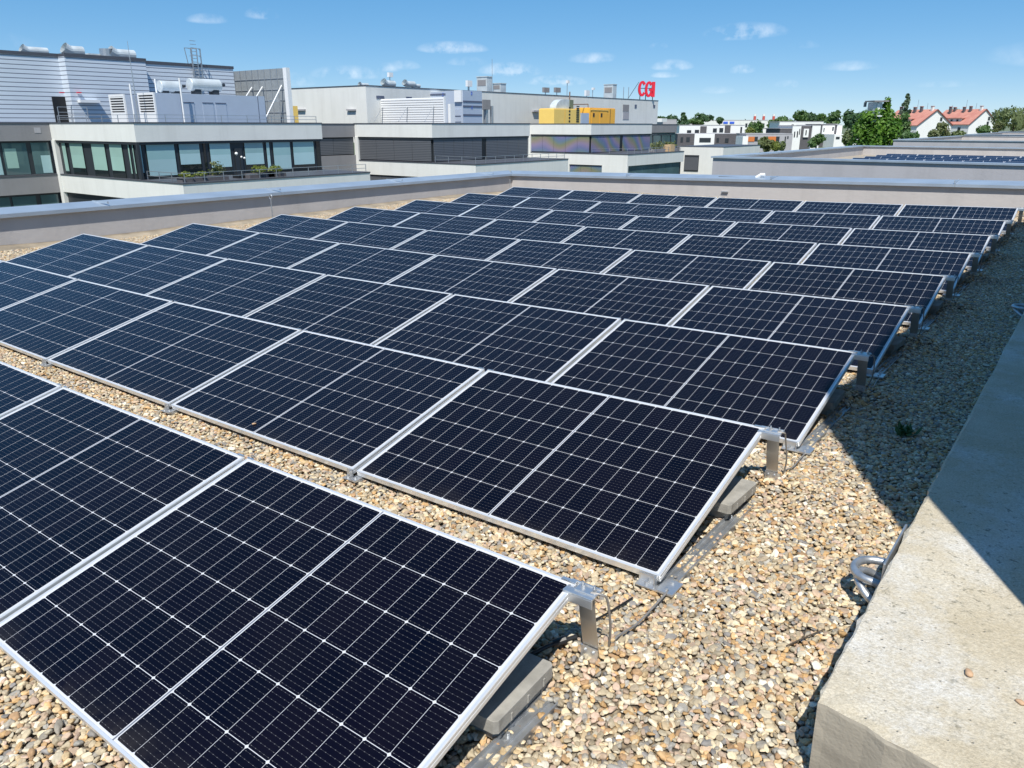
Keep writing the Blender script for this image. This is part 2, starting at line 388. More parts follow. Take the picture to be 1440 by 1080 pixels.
bx(-54.42, -54.205, Y1+.02, Y1+.2, ZP1+.02, ZT-1.35).build('mullion', M['frame_dark'], w1)
# grey recessed part at the far left
g1 = thing('office_building', 'grey recessed office block at the left picture edge beneath the clad tower', 'building', None, (XW1, 20, GND))
yg0, yg1 = 8.0, Y1-.01; xg = XW1+.05
slab(g1, xg-8, xg, yg0, yg1, ZT-1.35, ZT, M['greyr'])
bx(xg-8, xg-.3, yg0, yg1, ZP1+.0, ZT-1.352).build('window_band', M['frame_dark'], g1)
slab(g1, xg-8, xg, yg0, yg1, ZP1-1.45, ZP1, M['greyr'])
bx(xg-8, xg-.3, yg0, yg1, ZP1-4.2, ZP1-1.452).build('window_band', M['frame_dark'], g1)
bx(xg-8, xg, yg0, yg1, GND, ZP1-4.2).build('wall', M['greyr'], g1)
for za, zb in ((ZP1+.05, ZT-1.5), (ZP1-4, ZP1-1.6)):
    for k, (a, b) in enumerate(((-40, 2), (6, 40), (47, 72))):
        ya, yb = onx(a, 225, xg-.28).y, onx(b, 225, xg-.28).y
        w = bx(xg-.296, xg-.25, ya, yb, za, zb).build('window', M['glass_teal'], g1)
        if za > ZP1:
            bx(xg-.249, xg-.243, ya+.12, ya+(yb-ya)*.55, za+.5, zb-.4).build('blind', M['blind_g'], w) if k == 1 else bx(xg-.249, xg-.243, yb-.75, yb-.05, za+.05, za+1.4).build('blind', M['blind_low'], w)
bx(xg+.002, xg+.02, onx(48, 183, xg).y, onx(57, 183, xg).y, onx(50, 187, xg).z, onx(50, 179.5, xg).z).build('vent', M['lightgrey'], g1)

# second wing, grey external blinds
Y2 = 56.5; X12 = ony(608, 200, Y2).x; XW2 = ony(499, 200, Y2).x; ZP2 = ony(669, 231, Y2).z; X22 = ony(669, 231, Y2).x; Y2e = onx(745, 200, X12).y
w2 = wing('middle white office wing with grey slatted blinds drawn over its windows', Y2, Y2e, XW2, X12, X22, onx(799, 223, X22).y, ZP2, .25)
def blind_band(p, a0, a1, plane, face, z0, z1, n, m, rec=.12):
    for k in range(n):
        u0, u1 = a0+(a1-a0)*k/n+.02, a0+(a1-a0)*(k+1)/n-.02
        g = MB()
        if face == 'y': g.box(u0, u1, plane+rec, plane+rec+.05, z0, z1)
        else: g.box(plane-rec-.05, plane-rec, u0, u1, z0, z1)
        g.build('blind', m, p)
blind_band(w2, XW2+.5, X12-.3, Y2, 'y', ZP2+.1, ZT-1.5, 4, M['vblind'])
ya, yb, yc = onx(611, 200, X12).y, onx(679, 200, X12).y, onx(685, 200, X12).y
blind_band(w2, ya, yb, X12, 'x', ZP2+.1, ZT-1.5, 5, M['vblind']); blind_band(w2, yc, Y2e-.15, X12, 'x', ZP2+.1, ZT-1.5, 4, M['vblind'])
bx(X12-.2, X12-.14, yb+.03, yc-.03, ZP2+.05, ZP2+2.1).build('door', M['black'], w2)
blind_band(w2, XW2+.6, X22-3.5, Y2, 'y', ZP2-4, ZP2-1.5, 4, M['vblind'])
# third wing, blinds painted in moire colours
Y3 = 86.0; X13 = ony(831, 195, Y3).x; XW3 = ony(742, 195, Y3).x; ZP3 = ony(883, 217, Y3).z; X23 = ony(883, 217, Y3).x; Y3e = onx(916, 195, X13).y
w3 = wing('farthest white office wing, its blinds painted in rainbow moire colours', Y3, Y3e, XW3, X13, X23, onx(962, 211, X23).y, ZP3, .25)
blind_band(w3, XW3+.5, X13-.3, Y3, 'y', ZP3+.1, ZT-1.5, 5, M['moire'])
ya, yb, yc = onx(833, 195, X13).y, onx(873, 195, X13).y, onx(877, 195, X13).y
blind_band(w3, ya, yb, X13, 'x', ZP3+.1, ZT-1.5, 5, M['moire']); blind_band(w3, yc, Y3e-.15, X13, 'x', ZP3+.1, ZT-1.5, 3, M['moire'])
bx(X13-.2, X13-.14, yb+.03, yc-.03, ZP3+.05, ZP3+2.2).build('door', M['black'], w3)
blind_band(w3, ony(801, 235, Y3).x, ony(846, 235, Y3).x, Y3, 'y', ZP3-4, ZP3-1.5, 3, M['moire'], .14)
bx(XW3+.5, ony(800.5, 235, Y3).x, Y3-.01, Y3+.24, ZP3-4.2, ZP3-1.402).build('wall', M['white'], w3)
bx(ony(846.5, 235, Y3).x, X23+.002, Y3-.01, Y3+.24, ZP3-4.2, ZP3-1.402).build('wall', M['white'], w3)
blind_band(w3, Y3+.5, onx(957, 232, X23).y, X23, 'x', ZP3-4, ZP3-1.45, 7, M['glass_teal'], .2)
# grey links between the wings
def link(label, X, y0, y1, zp, m):
    p = thing('office_building', label, 'building', 'grey links between the office wings', (X, y0, GND))
    slab(p, X-6, X, y0+.05, y1-.05, ZT-1.35, ZT-.04, M['greyr'])
    bx(X-6, X-.25, y0+.05, y1-.05, zp, ZT-1.352).build('window_band', M['frame_dark'], p)
    bx(X-6, X, y0+.05, y1-.05, GND, zp).build('wall', M['greyr'], p)
    blind_band(p, y0+.2, y1-.2, X, 'x', zp+.1, ZT-1.5, 4, m)
link('grey link with drawn blinds between the nearest and middle office wings', XW2+.1, Y1e, Y2, ZP1+.8, M['vblind'])
link('grey glazed end block to the right of the farthest office wing', onx(941, 180, -60).x, Y3e, onx(952, 180, -60).y, ZP3+.2, M['glass_teal'])
lk = thing('office_building', 'white link wall between the middle and farthest office wings', 'building', 'grey links between the office wings', (XW3, Y2e, GND))
slab(lk, XW3-6, XW3+.3, Y2e+.05, Y3-.05, GND, ZT-.04, M['white'])
# low white end block beyond the last wing, one storey down
zb = pt(962, 206, 137).z
lb = thing('office_building', 'low white end block with one square shuttered window', 'building', None, (-55, 128, GND))
xa, xb_ = ony(955, 225, 128).x, ony(1016, 225, 128).x; yb_ = onx(1069, 203, xb_).y
slab(lb, xa, xb_, 128, yb_, GND, zb, M['white'])
wq = bx(ony(962.5, 230, 128).x, ony(982.5, 230, 128).x, 127.9, 127.99, ony(970, 240.5, 128).z, ony(970, 218, 128).z).build('window', M['frame_dark'], lb)
bx(ony(963, 230, 128).x, ony(982, 230, 128).x, 127.85, 127.898, ony(970, 239, 128).z, ony(970, 221, 128).z).build('blind', M['vblind'], wq)

# terraces: railings, planters, odds and ends
railing([(XW1+1, Y1+.3, ZT), (-54.5, Y1+.3, ZT), (-54.5, Y1e-.3, ZT)], .52, 'thin two-rail steel railing along the roof edge of the nearest office wing', step=2.2)
railing([(onx(196, 255, -54).x, Y1+.35, ZP1), (X21-.3, Y1+.35, ZP1), (X21-.3, onx(518, 240, X21).y, ZP1)], .62, 'steel railing round the terrace of the nearest office wing', step=1.5)
railing([(X12, Y2+.35, ZP2), (X22-.3, Y2+.35, ZP2), (X22-.3, onx(797, 223, X22).y, ZP2)], .62, 'steel railing round the terrace of the middle office wing', step=1.5)
railing([(X13, Y3+.35, ZP3), (X23-.3, Y3+.35, ZP3), (X23-.3, onx(960, 211, X23).y, ZP3)], .62, 'steel railing round the terrace of the farthest office wing', step=1.7)
def leaves(mb, c, r, n, leaf, rs, clumps=12, up=.3, hole=.35):
    c = Vector(c); r = Vector(r)
    cs = []
    while len(cs) < clumps:
        d = Vector((rs.uniform(-1, 1), rs.uniform(-1, 1), rs.uniform(-1, 1)))
        if hole < d.length < 1: cs.append((d, rs.uniform(.16, .36)))
    for i in range(n):
        d, s = cs[rs.randrange(len(cs))]
        q = d+Vector((rs.gauss(0, s), rs.gauss(0, s), rs.gauss(0, s*.8)))
        if q.length > 1.15: continue
        p = c+Vector((q.x*r.x, q.y*r.y, q.z*r.z))
        nn = (Vector((q.x, q.y, q.z+up))*.9+Vector((rs.gauss(0, .6), rs.gauss(0, .6), rs.gauss(0, .6)))).normalized()
        a = nn.orthogonal().normalized(); b = nn.cross(a); w = rs.uniform(0, 6.28)
        a, b = a*math.cos(w)+b*math.sin(w), b*math.cos(w)-a*math.sin(w)
        l = leaf*rs.uniform(.6, 1.3)
        mb.add([p-a*l, p-b*l*.6, p+a*l, p+b*l*.6], [(0, 1, 2, 3)])
def leafmat(name, c, c2, sc=1.2):
    m = mat(name, c, .55, 0, .5, sc, c2=c2, spec=.35, detail=3)
    t = m.node_tree; b = t.nodes['Principled BSDF']
    tr = N(t, 'ShaderNodeBsdfTranslucent'); tr.inputs['Color'].default_value = (c2[0]*1.6, c2[1]*1.7, c2[2]*.9, 1)
    mx = N(t, 'ShaderNodeMixShader'); mx.inputs[0].default_value = .28
    o = t.nodes['Material Output']; t.links.new(b.outputs[0], mx.inputs[1]); t.links.new(tr.outputs[0], mx.inputs[2]); t.links.new(mx.outputs[0], o.inputs['Surface'])
    return m
LEAF = dict(big=leafmat('bright_green_leaf', (.04, .11, .016), (.14, .26, .035), .7), mid=leafmat('green_leaf', (.065, .13, .045), (.12, .195, .065), .2),
            dark=leafmat('dark_green_leaf', (.05, .10, .05), (.08, .145, .065), .15), blue=leafmat('blue_green_leaf', (.07, .115, .08), (.11, .16, .095), .3),
            pale=leafmat('pale_green_leaf', (.12, .15, .06), (.17, .19, .09), .4), willow=leafmat('willow_leaf', (.10, .14, .06), (.18, .22, .10), .3), yel=leafmat('yellow_green_leaf', (.13, .17, .03), (.2, .23, .06), .8))
def planter(c, l, label, specs, along='y', seed=1):
    p = thing('planter', label, 'planter', 'planters on the office terrace', tuple(c)); rs = random.Random(seed)
    dx, dy = (.35, l/2) if along == 'y' else (l/2, .35)
    b = MB(); b.box(c[0]-dx, c[0]+dx, c[1]-dy, c[1]+dy, c[2], c[2]+.34); b.build('box', M['brickdark'], p)
    for off, r, h, k, n in specs:
        m = MB(); q = Vector(c)+(Vector((0, off, .34+h*.45)) if along == 'y' else Vector((off, 0, .34+h*.45)))
        leaves(m, q, (r, r, h*.55), n, .09, rs, 8, hole=.0); m.build('plant', LEAF[k], p)
def on_terr(px, py, z=None): return onz(px, py, ZP1)
c_ = onx(258, 254, X21-.9); planter((X21-1.0, Y1+2.2, ZP1), 3.6, 'long terrace planter with a feathery shrub and low yellow plants, at the terrace corner', [(-1.2, .5, .35, 'yel', 260), (-.2, .5, .3, 'yel', 200), (1.0, .6, 1.0, 'pale', 420)], 'y', 4)
planter((X21-1.0, onx(365, 246, X21-1).y, ZP1), 2.2, 'terrace planter with grassy green plants, left of the pair', [(0, .6, .55, 'yel', 300)], 'y', 5)
planter((X21-1.0, onx(386, 244, X21-1).y, ZP1), 1.6, 'terrace planter with a round pale bush, right of the pair', [(0, .55, .5, 'yel', 320)], 'y', 6)
gp = onx(340, 248, X21-1.6)
pl = thing('patio_lamp', 'dark garden lamp with three white globes on the office terrace', 'lamp', None, (gp.x, gp.y, ZP1))
MB().tube([(gp.x, gp.y, ZP1), (gp.x, gp.y, ZP1+1.6)], .04, 6).box(gp.x-.4, gp.x+.4, gp.y-.5, gp.y+.5, ZP1, ZP1+.3).build('pole', M['black'], pl)
for dy, dz, r in ((-.25, 1.75, .12), (.15, 1.5, .085), (.4, 1.42, .085)):
    MB().tube([(gp.x, gp.y+dy, ZP1+dz-r), (gp.x, gp.y+dy, ZP1+dz-r*.5), (gp.x, gp.y+dy, ZP1+dz), (gp.x, gp.y+dy, ZP1+dz+r*.5), (gp.x, gp.y+dy, ZP1+dz+r)], [r*.1, r*.86, r, r*.86, r*.1], 8).build('globe', M['white2'], pl, smooth=True)
hd = thing('planter', 'row of green plants along the far terrace of the farthest office wing', 'planter', None, (X23-1, Y3e+2, ZP3)); hm = MB(); rs = random.Random(8)
ya, yb = onx(917, 205, X23-1.2).y, onx(950, 205, X23-1.2).y
bx(X23-1.6, X23-.9, ya, yb, ZP3, ZP3+.4).build('box', M['greyr'], hd)
for k in range(9): leaves(hm, (X23-1.3, ya+(yb-ya)*(k+.5)/9, ZP3+.75), (.5, .9, .55), 90, .14, rs, 5, hole=0)
hm.build('plant', LEAF['pale'], hd)
pg = thing('pergola', 'dark steel pergola on the far terrace', 'pergola', None, (X13, Y3e, ZP3)); m = MB()
for q in (918, 930, 943): m.bar(onx(q, 205, X13+1.0).xyz*1, onx(q, 190, X13+1.0), .12)
m.bar(onx(917, 190, X13+1), onx(944, 189.5, X13+1), .14); m.build('frame', M['frame_dark'], pg)
MB().box(X23-1.2, X23-.2, onx(945, 203, X23).y, onx(951, 203, X23).y, ZP3, ZP3+.9).build('box', M['wood'], tag(thing('wooden_crate', 'pale wooden crate box at the end of the far terrace', 'crate', None, (X23, Y3e, ZP3))))

# ------------------------------------------------------------------ clad tower and plant on the nearest wing's roof
tw = thing('tower_block', 'pale blue tower block clad in horizontal metal strips at the far left', 'building', None, (-67, 30, ZT))
TX1, TX2 = -69.0, -67.9
ya = onx(-260, 120, TX1).y; yb = onx(88, 120, TX1).y; yc = onx(209, 120, TX2).y; yd = onx(330, 120, TX1).y
ztw = onx(88, 76, TX1).z; zt3 = onx(330, 93.5, TX1).z
for x1_, y0_, y1_, zt_ in ((TX1, ya, yb, ztw), (TX2, yb, yc, ztw), (TX1, yc, yd, zt3)):
    bx(-80, x1_, y0_+.001, y1_, GND, zt_-.25).build('wall', M['clad'], tw)
    bx(-80, x1_+.06, y0_-.06+.07, y1_+.06, zt_-.25, zt_).build('coping', M['darkcop'], tw)
yd0, yd1 = onx(76, 155, TX1+.05).y, onx(97, 155, TX1+.05).y
bx(TX1+.01, TX1+.06, yd0, yd1, ZT-.5, onx(85, 136, TX1).z).build('door', M['black'], tw)
MB().box(TX2+.02, TX2+.5, onx(109, 143, TX2).y, onx(137, 143, TX2).y, onx(120, 144.5, TX2).z, onx(120, 140.5, TX2).z).build('canopy', M['louvre'], tw)
for px in (86, 110): MB().box(TX2+.05, TX2+.25, onx(px, 131, TX2).y-.16, onx(px, 131, TX2).y+.16, onx(px, 131, TX2).z, onx(px, 129.5, TX2).z).build('warning_lamp', M['red'], tw)
railing([(TX2+3, onx(84, 170, TX2+3).y, ZT), (TX2+3, onx(103, 170, TX2+3).y, ZT), (TX2+3.5, onx(125, 170, TX2+3.5).y, ZT)], 1.15, 'white stair railing in front of the dark tower door', None, step=.9, rails=3)
def cowl(p0, p1, r, label, mouth=.6, m='duct', grp='ventilation ducts on the roofs'):
    """a stub of round ventilation duct with a slanting open hood"""
    p = thing('ventilation_duct', label, 'duct', grp, tuple(p0)); p0, p1 = Vector(p0), Vector(p1); d = (p1-p0).normalized()
    MB().tube([p0, p1], r, 16).build('pipe', M[m], p, smooth=False)
    h = MB(); e = p0-d*r*.2; up = Vector((0, 0, 1))
    h.tube([p0+d*.02, e, e-d*r*.6+up*r*.25, e-d*r*1.1+up*r*.55], [r*1.02, r*1.05, r*1.1, r*1.15], 14, False)
    h.build('hood', M[m], p)
    MB().box(p1.x-r*.5, p1.x+r*.5, p1.y-r*.8, p1.y+r*.2, p1.z-r*1.6, p1.z-r*.3).build('base', M[m], p)
def duct_at(px0, px1, py, X, rpx, label, m='duct'):
    a, b = onx(px0, py, X), onx(px1, py, X); b.z = a.z; r = rpx*(a-EYE).dot(Hd)/1208
    cowl(a, b, r, label, m=m)
duct_at(38, 66, 71, TX1-1.5, 5.5, 'silver roof duct with an open hood, leftmost on the clad tower')
duct_at(99, 116, 71.5, TX2-1.2, 7, 'silver roof duct with a raised hood, at the fold of the clad tower')
duct_at(163, 188, 76, TX2-1.5, 7, 'silver roof duct, rightmost on the clad tower')
q0 = onx(120, 78, TX2-2.5); q1 = onx(165, 78, TX2-2.5)
p = thing('ventilation_duct', 'broad flat silver duct with a round collar between the hooded ducts', 'duct', 'ventilation ducts on the roofs', tuple(q0))
MB().box(q0.x-.6, q0.x+.6, q0.y, q1.y, q0.z-.9, q0.z+.15).build('casing', M['duct'], p)
qm = onx(150, 75, TX2-1.7); MB().tube([qm-Vector((0, 0, .9)), qm+Vector((0, 0, .35))], .55, 14).build('collar', M['galv'], p)
# caged ladder
lx = TX1+.15; ly0, ly1 = onx(271, 95, lx).y, onx(279, 95, lx).y; la = thing('ladder', 'caged steel ladder rising over the edge of the clad tower', 'ladder', None, (lx, ly0, ZT)); m = MB()
zt0, zt1 = onx(270, 108, lx).z, onx(270, 68, lx).z
for y in (ly0, ly1): m.bar((lx, y, zt0-3), (lx, y, zt1), .07)
for k in range(18): m.bar((lx, ly0, zt0-2+k*.3), (lx, ly1, zt0-2+k*.3), .045)
m.build('ladder_rails', M['galv'], la); m = MB()
for k in range(5):
    z = zt1-.05-k*.62
    m.tube([(lx+.02+.75*math.sin(a), (ly0+ly1)/2-.5*math.cos(a), z) for a in np.linspace(0, math.pi, 9)], .03, 4, False)
for a in (.5, 1.2, 1.9, 2.6): m.bar((lx+.02+.75*math.sin(a), (ly0+ly1)/2-.5*math.cos(a), zt1-2.5), (lx+.02+.75*math.sin(a), (ly0+ly1)/2-.5*math.cos(a), zt1-.05), .05)
yl = onx(260, 68, lx).y
m.bar((lx-.1, yl, zt1), (lx-.1, ly1, zt1), .06); m.bar((lx-.1, yl, zt1), (lx-.1, yl+.2, zt3), .05)
m.build('cage', M['galv'], la)
# generator container with louvred ends
def louvred(px0, px1, px2, py_t, X, label):
    yA = onx(px1, 171, X).y; x0 = ony(px0, 171, yA).x; yB = onx(px2, 171, X).y; z1 = onx(px1, py_t, X).z
    p = thing('plant_container', label, 'container', 'plant containers on the office roof', (X, yA, ZT))
    bx(x0, X, yA+.06, yB, ZT-.3, z1).build('casing', M['ahu'], p)
    f = MB(); w = X-x0
    f.box(x0, x0+.14, yA-.06, yA+.058, ZT-.3, z1+.03); f.box(X-.14, X, yA-.06, yA+.058, ZT-.3, z1+.03); f.box(x0+.14, X-.14, yA-.06, yA+.058, z1-.14, z1+.03); f.box(x0+.14, X-.14, yA-.06, yA+.058, ZT-.3, ZT+.75)
    lv = f.build('louvre', M['louvre'], p)
    bx(x0+.14, X-.14, yA+.02, yA+.055, ZT+.75, z1-.14).build('void', M['black'], lv)
    s = MB(); z = ZT+.85
    while z < z1-.2: s.box(x0+.14, X-.14, yA-.05, yA+.0, z, z+.075); z += .19
    s.build('slat', M['louvre'], lv)
    return p, yA, yB, z1, x0
louvred(159, 180, 200, 133, -60.4, 'smaller plant container with a white louvred end, left of the long one')
gc, gy0, gy1, gz1, gx0 = louvred(199, 222, 375, 130.5, -57.6, 'long pale blue plant container with a white louvred end and cabinet doors')
for a, b in ((258, 273), (285, 300), (303, 318)):
    bx(-57.6+.003, -57.57, onx(a, 150, -57.6).y, onx(b, 150, -57.6).y, ZT, gz1-.75).build('door', M['ahu'], gc)
    bx(-57.6+.003, -57.55, onx(a, 150, -57.6).y, onx(b, 150, -57.6).y, gz1-.66, gz1-.6).build('door_canopy', M['ahu_dark'], gc)
for px in (255, 363): bx(-57.6+.003, -57.585, onx(px, 150, -57.6).y, onx(px, 150, -57.6).y+.05, ZT, gz1).build('seam', M['ahu_dark'], gc)
def tank(px0, px1, py, X, rpx, label):
    a, b = onx(px0, py, X), onx(px1, py, X); b.z = a.z; r = rpx*(a-EYE).dot(Hd)/1208
    p = thing('silencer_tank', label, 'tank', 'horizontal silver tanks on the plant container', tuple(a))
    MB().tube([a, a+(b-a)*.02, b-(b-a)*.02, b], [r*.93, r, r, r*.93], 24).build('shell', M['duct'], p, smooth=False)
    s = MB()
    for k in (.2, .8):
        q = a+(b-a)*k; s.box(q.x-r*.7, q.x+r*.7, q.y-.25, q.y+.25, gz1+.01, q.z-r*.6)
    s.build('saddle', M['frame_dark'], p)
    q = b+Vector((0, .5, .1)); MB().tube([b-Vector((0, .1, 0)), q], r*.25, 8).build('outlet', M['frame_dark'], p)
tank(224, 252, 121.5, -59.2, 8.3, 'silver cylindrical tank, the rear of two on the plant container')
tank(266, 308, 119, -58.6, 8.8, 'silver cylindrical tank, the front of two on the plant container')
for px, t0, lab in ((195, 88, 'tall thin lightning mast behind the louvred containers'),):
    a = onx(px, 168, -58.5); z = onx(px-12, t0-30, -58.5).z
    tag(MB().tube([(a.x, a.y, ZT), (a.x, a.y, ZT+3), (a.x, a.y, z)], [.05, .04, .015], 6).build('mast', M['galv'], None), lab, 'mast')
for px, t0, lab in ((187, 118, 'short white pole between the two louvred ends'), (257, 110, 'white steel pole in front of the long plant container'), (223, 111, 'white pole with a small top lamp by the rear tank')):
    X = -57.0 if px == 257 else -58.6
    a = onx(px, 150, X); z = onx(px-3, t0, X).z
    tag(MB().tube([(a.x, a.y, ZT), (a.x, a.y, z)], .07, 6).build('pole', M['louvre'], None), lab, 'pole', 'white poles on the office roof')
# perforated screen wall with raking props
YS = 49.2; sc = thing('screen_wall', 'dark grey perforated screen wall with raking props beside the plant container', 'screen', None, (ony(402, 170, YS).x, YS, ZT))
xr, xl = ony(402, 140, YS).x, ony(285, 140, YS).x; zs = ony(402, 95.5, YS).z
bx(xl, xr, YS, YS+.08, ZT-1, zs).build('panel', M['mesh'], sc)
s = MB(); k = xr
while k > xl: s.box(k-.04, k+.04, YS-.05, YS-.002, ZT-1, zs); k -= .98
for f_ in (.2, .42, .62, .82): s.box(xl, xr, YS-.045, YS-.004, ZT+(zs-ZT)*f_-.03, ZT+(zs-ZT)*f_+.03)
s.build('seams', M['galv'], sc)
bx(xr, xr+.5, YS-.08, YS+.35, ZT-1, zs+.03).build('end_post', M['louvre'], sc)
for a, b in (((396, 120), (371, 171)), ((369, 122), (352, 150)), ((354, 123), (337, 150)), ((328, 124), (312, 150))):
    A_ = ony(*a, YS-.1); B_ = ony(*b, YS-3.2); B_.z = min(B_.z, B_.z); MB().tube([A_, B_], .06, 6).build('prop', M['louvre'], sc)
MB().bar(ony(377, 142, YS-1.8), ony(397, 142, YS-.1), .14).build('platform', M['galv'], sc)

# ------------------------------------------------------------------ long pale block with the rooftop sign
XB = -64.0; cA = onx(517, 172, XB); yB0 = cA.y; zB = .5*(onx(517, 121.5, XB).z+onx(905, 138.8, XB).z)
zB = onx(700, 129.5, XB).z; yB1 = onx(925, 155, XB).y; xB0 = ony(411, 150, yB0).x
bk = thing('office_building', 'long pale windowless upper block carrying the red rooftop letters', 'building', None, (XB, yB0, ZT))
slab(bk, xB0, XB, yB0, yB1, ZT-2, zB, M['white'])
def onb(x0, y0, x1, y1, m, nm, th=.05):
    a, b = onx(x0, y0, XB), onx(x1, y1, XB); return bx(XB+.002, XB+th, a.y, b.y, b.z, a.z).build(nm, m, bk)
onb(529, 134.5, 540, 139, M['ahu_dark'], 'window'); onb(571, 136, 579, 138.5, M['ahu_dark'], 'window'); onb(876, 147, 884, 157, M['greyr'], 'window'); onb(876, 157.5, 884, 168, M['lightgrey'], 'window')
onb(892.5, 147, 895, 152, M['ahu_dark'], 'vent'); onb(918.5, 147.5, 921, 151.5, M['ahu_dark'], 'vent'); onb(748, 155, 757, 157.5, M['lightgrey'], 'vent', .3)
for a in (418, 489):
    q0, q1 = ony(a, 153.5, yB0), ony(a+12, 155.5, yB0); bx(q0.x, q1.x, yB0-.25, yB0-.003, q1.z, q0.z).build('vent', M['lightgrey'], bk)
# sign
sg = thing('rooftop_sign', 'big red rooftop letters spelling CGI on a steel frame', 'sign', None, (XB-1, yB1-6, zB))
def letter(px0, px1, py0, py1, kind):
    F_ = Face(909, (onx(909, 130, XB-.6)-EYE).dot(Hd), 0)
    x0, z1 = F_.uv(px0, py0); x1, z0 = F_.uv(px1, py1); w, h = x1-x0, z1-z0; th = w*.30
    Mx = F_.M @ Matrix.Translation((x0, 0, z0)) @ Matrix(((1, 0, .0, 0), (0, 0, 1, 0), (0, 1, 0, 0), (0, 0, 0, 1)))
    m = MB()
    if kind == 'I': m.prism([(0, 0), (w, 0), (w, h), (0, h)], 0, .55, Mx)
    else:
        a0, a1 = (R(38), R(322)) if kind == 'C' else (R(38), R(345)); n = 22
        po = [(w/2+w/2*math.cos(a), h/2+h/2*math.sin(a)) for a in np.linspace(a0, a1, n)]
        pi_ = [(w/2+(w/2-th)*math.cos(a), h/2+(h/2-th)*math.sin(a)) for a in np.linspace(a0, a1, n)]
        for i in range(n-1): m.prism([po[i], po[i+1], pi_[i+1], pi_[i]], 0, .55, Mx)
        if kind == 'G':
            m.prism([(w*.52, h*.40), (w, h*.40), (w, h*.53), (w*.52, h*.53)], 0.002, .548, Mx); m.prism([(w-th*.95, h*.06), (w, h*.06), (w, h*.398), (w-th*.95, h*.398)], 0.003, .547, Mx)
    m.build('letter', M['red'], sg)
letter(898.2, 908.6, 113.6, 135.6, 'C'); letter(907.8, 917.8, 114.2, 136.6, 'G'); letter(917.4, 920.6, 115, 136.4, 'I')
m = MB(); Fs = Face(909, (onx(909, 130, XB-.6)-EYE).dot(Hd), 0)
for px in (901, 909, 919): s_, z_ = Fs.uv(px, 132); m.box(s_-.06, s_+.06, .7, .8, zB, z_+1.5, Fs.M)
s0, z0_ = Fs.uv(899, 124); s1, _ = Fs.uv(920, 124); m.box(s0, s1, .6, .68, z0_-.05, z0_+.05, Fs.M)
s2, _ = Fs.uv(884, 136); m.bar(Fs.M @ Vector((s0, .7, z0_+1)), Fs.M @ Vector((s2, 2, zB)), .06)
m.build('support', M['frame_dark'], sg)
# things on the block's roof
def roofbox(px0, px1, px2, py0, X, label, slot=True):
    a = onx(px1, 128, X); y0 = a.y; x0 = ony(px0, 128, y0).x; y1 = onx(px2, 128, X).y; z1 = onx(px1, py0, X).z
    p = thing('vent_tower', label, 'vent', 'grey ventilation boxes on the roof', (X, y0, zB))
    bx(x0, X, y0, y1, zB-.2, z1-.1).build('casing', M['duct'], p); bx(x0-.06, X+.06, y0-.06, y1+.06, z1-.1, z1).build('cap', M['duct'], p)
    w = X-x0
    if slot: bx(x0+w*.1, X-w*.12, y0-.03, y0-.002, z1-(z1-zB)*.58, z1-(z1-zB)*.22).build('louvre', M['greyr'], p)
roofbox(670.5, 685, 692, 107, -66, 'taller grey louvred ventilation box, left of a pair')
roofbox(693, 704, 711.5, 116.5, -66.2, 'lower grey louvred ventilation box, right of a pair')
roofbox(849, 862, 867, 118, -65.5, 'grey louvred ventilation box standing alone, left of the red letters')
for a, b, py, r, lab in ((508, 517, 119.5, 2.8, 'small silver hooded duct at the corner of the pale block'), (543, 554, 117.5, 4.6, 'silver hooded duct with a dark mouth, on the pale block'), (572, 582, 118, 4, 'silver hooded duct beside the dark-mouthed one'), (585, 590, 120.5, 2.4, 'smallest silver hooded duct on the pale block')):
    duct_at(a, b, py, -67, r, lab)
def pole(px, y0, X, label, head=None, zb_=None, th=.05):
    a = onx(px, 128, X); z = onx(px, y0, X).z; p = thing('antenna_mast', label, 'antenna', 'thin masts on the pale block', (a.x, a.y, zb_ or zB)); MB().tube([(a.x, a.y, (zb_ or zB)-.1), (a.x, a.y, z)], th, 6).build('mast', M['galv'], p)
    if head: MB().box(a.x-.1, a.x+.25, a.y-head, a.y+head, z-head, z+head*.6).build('head', M['louvre'], p)
pole(659, 116.5, -66, 'short mast with a white sensor head left of the grey ventilation boxes', .45, th=.12)
pole(692.3, 83, -67, 'tallest thin aerial rising behind the grey ventilation boxes', None, th=.03)
pole(797.5, 114.5, -65.5, 'thin aerial with cross arms above the yellow generator', .25)
pole(833.5, 124.5, -65.5, 'short mast with a white tip', .2); pole(877, 122.5, -65, 'left of two thin rods beside the lone ventilation box'); pole(884, 122.5, -65, 'right of two thin rods beside the lone ventilation box')
pole(549, 104.5, -67, 'mast with a white lamp above the dark-mouthed duct', .3)
pole(825, 130, -65.5, 'small white dish on a stub mast', .5)
for px in (767, 783):
    a = onx(px, 129, -65); p = thing('floodlight', 'floodlight on the edge of the pale block, %s of two' % ('left' if px == 767 else 'right'), 'floodlight', 'floodlights on the pale block', tuple(a))
    MB().tube([(a.x, a.y, zB), (a.x, a.y, a.z+.15)], .06, 6).build('stand', M['galv'], p); MB().box(a.x-.1, a.x+.25, a.y-.65, a.y+.65, a.z-.1, a.z+.55).build('lamp_head', M['greyr'], p)
yl_ = ony(408, 160, yB0-4); bx(yl_.x-.5, yl_.x+.35, yB0-4, yB0-3.2, ZT-.3, ony(408, 149, yB0-4).z).build('utility_cabinet', M['yellow'], None)
tag(bpy.data.objects['utility_cabinet'], 'narrow yellow cabinet beside the perforated screen', 'cabinet')

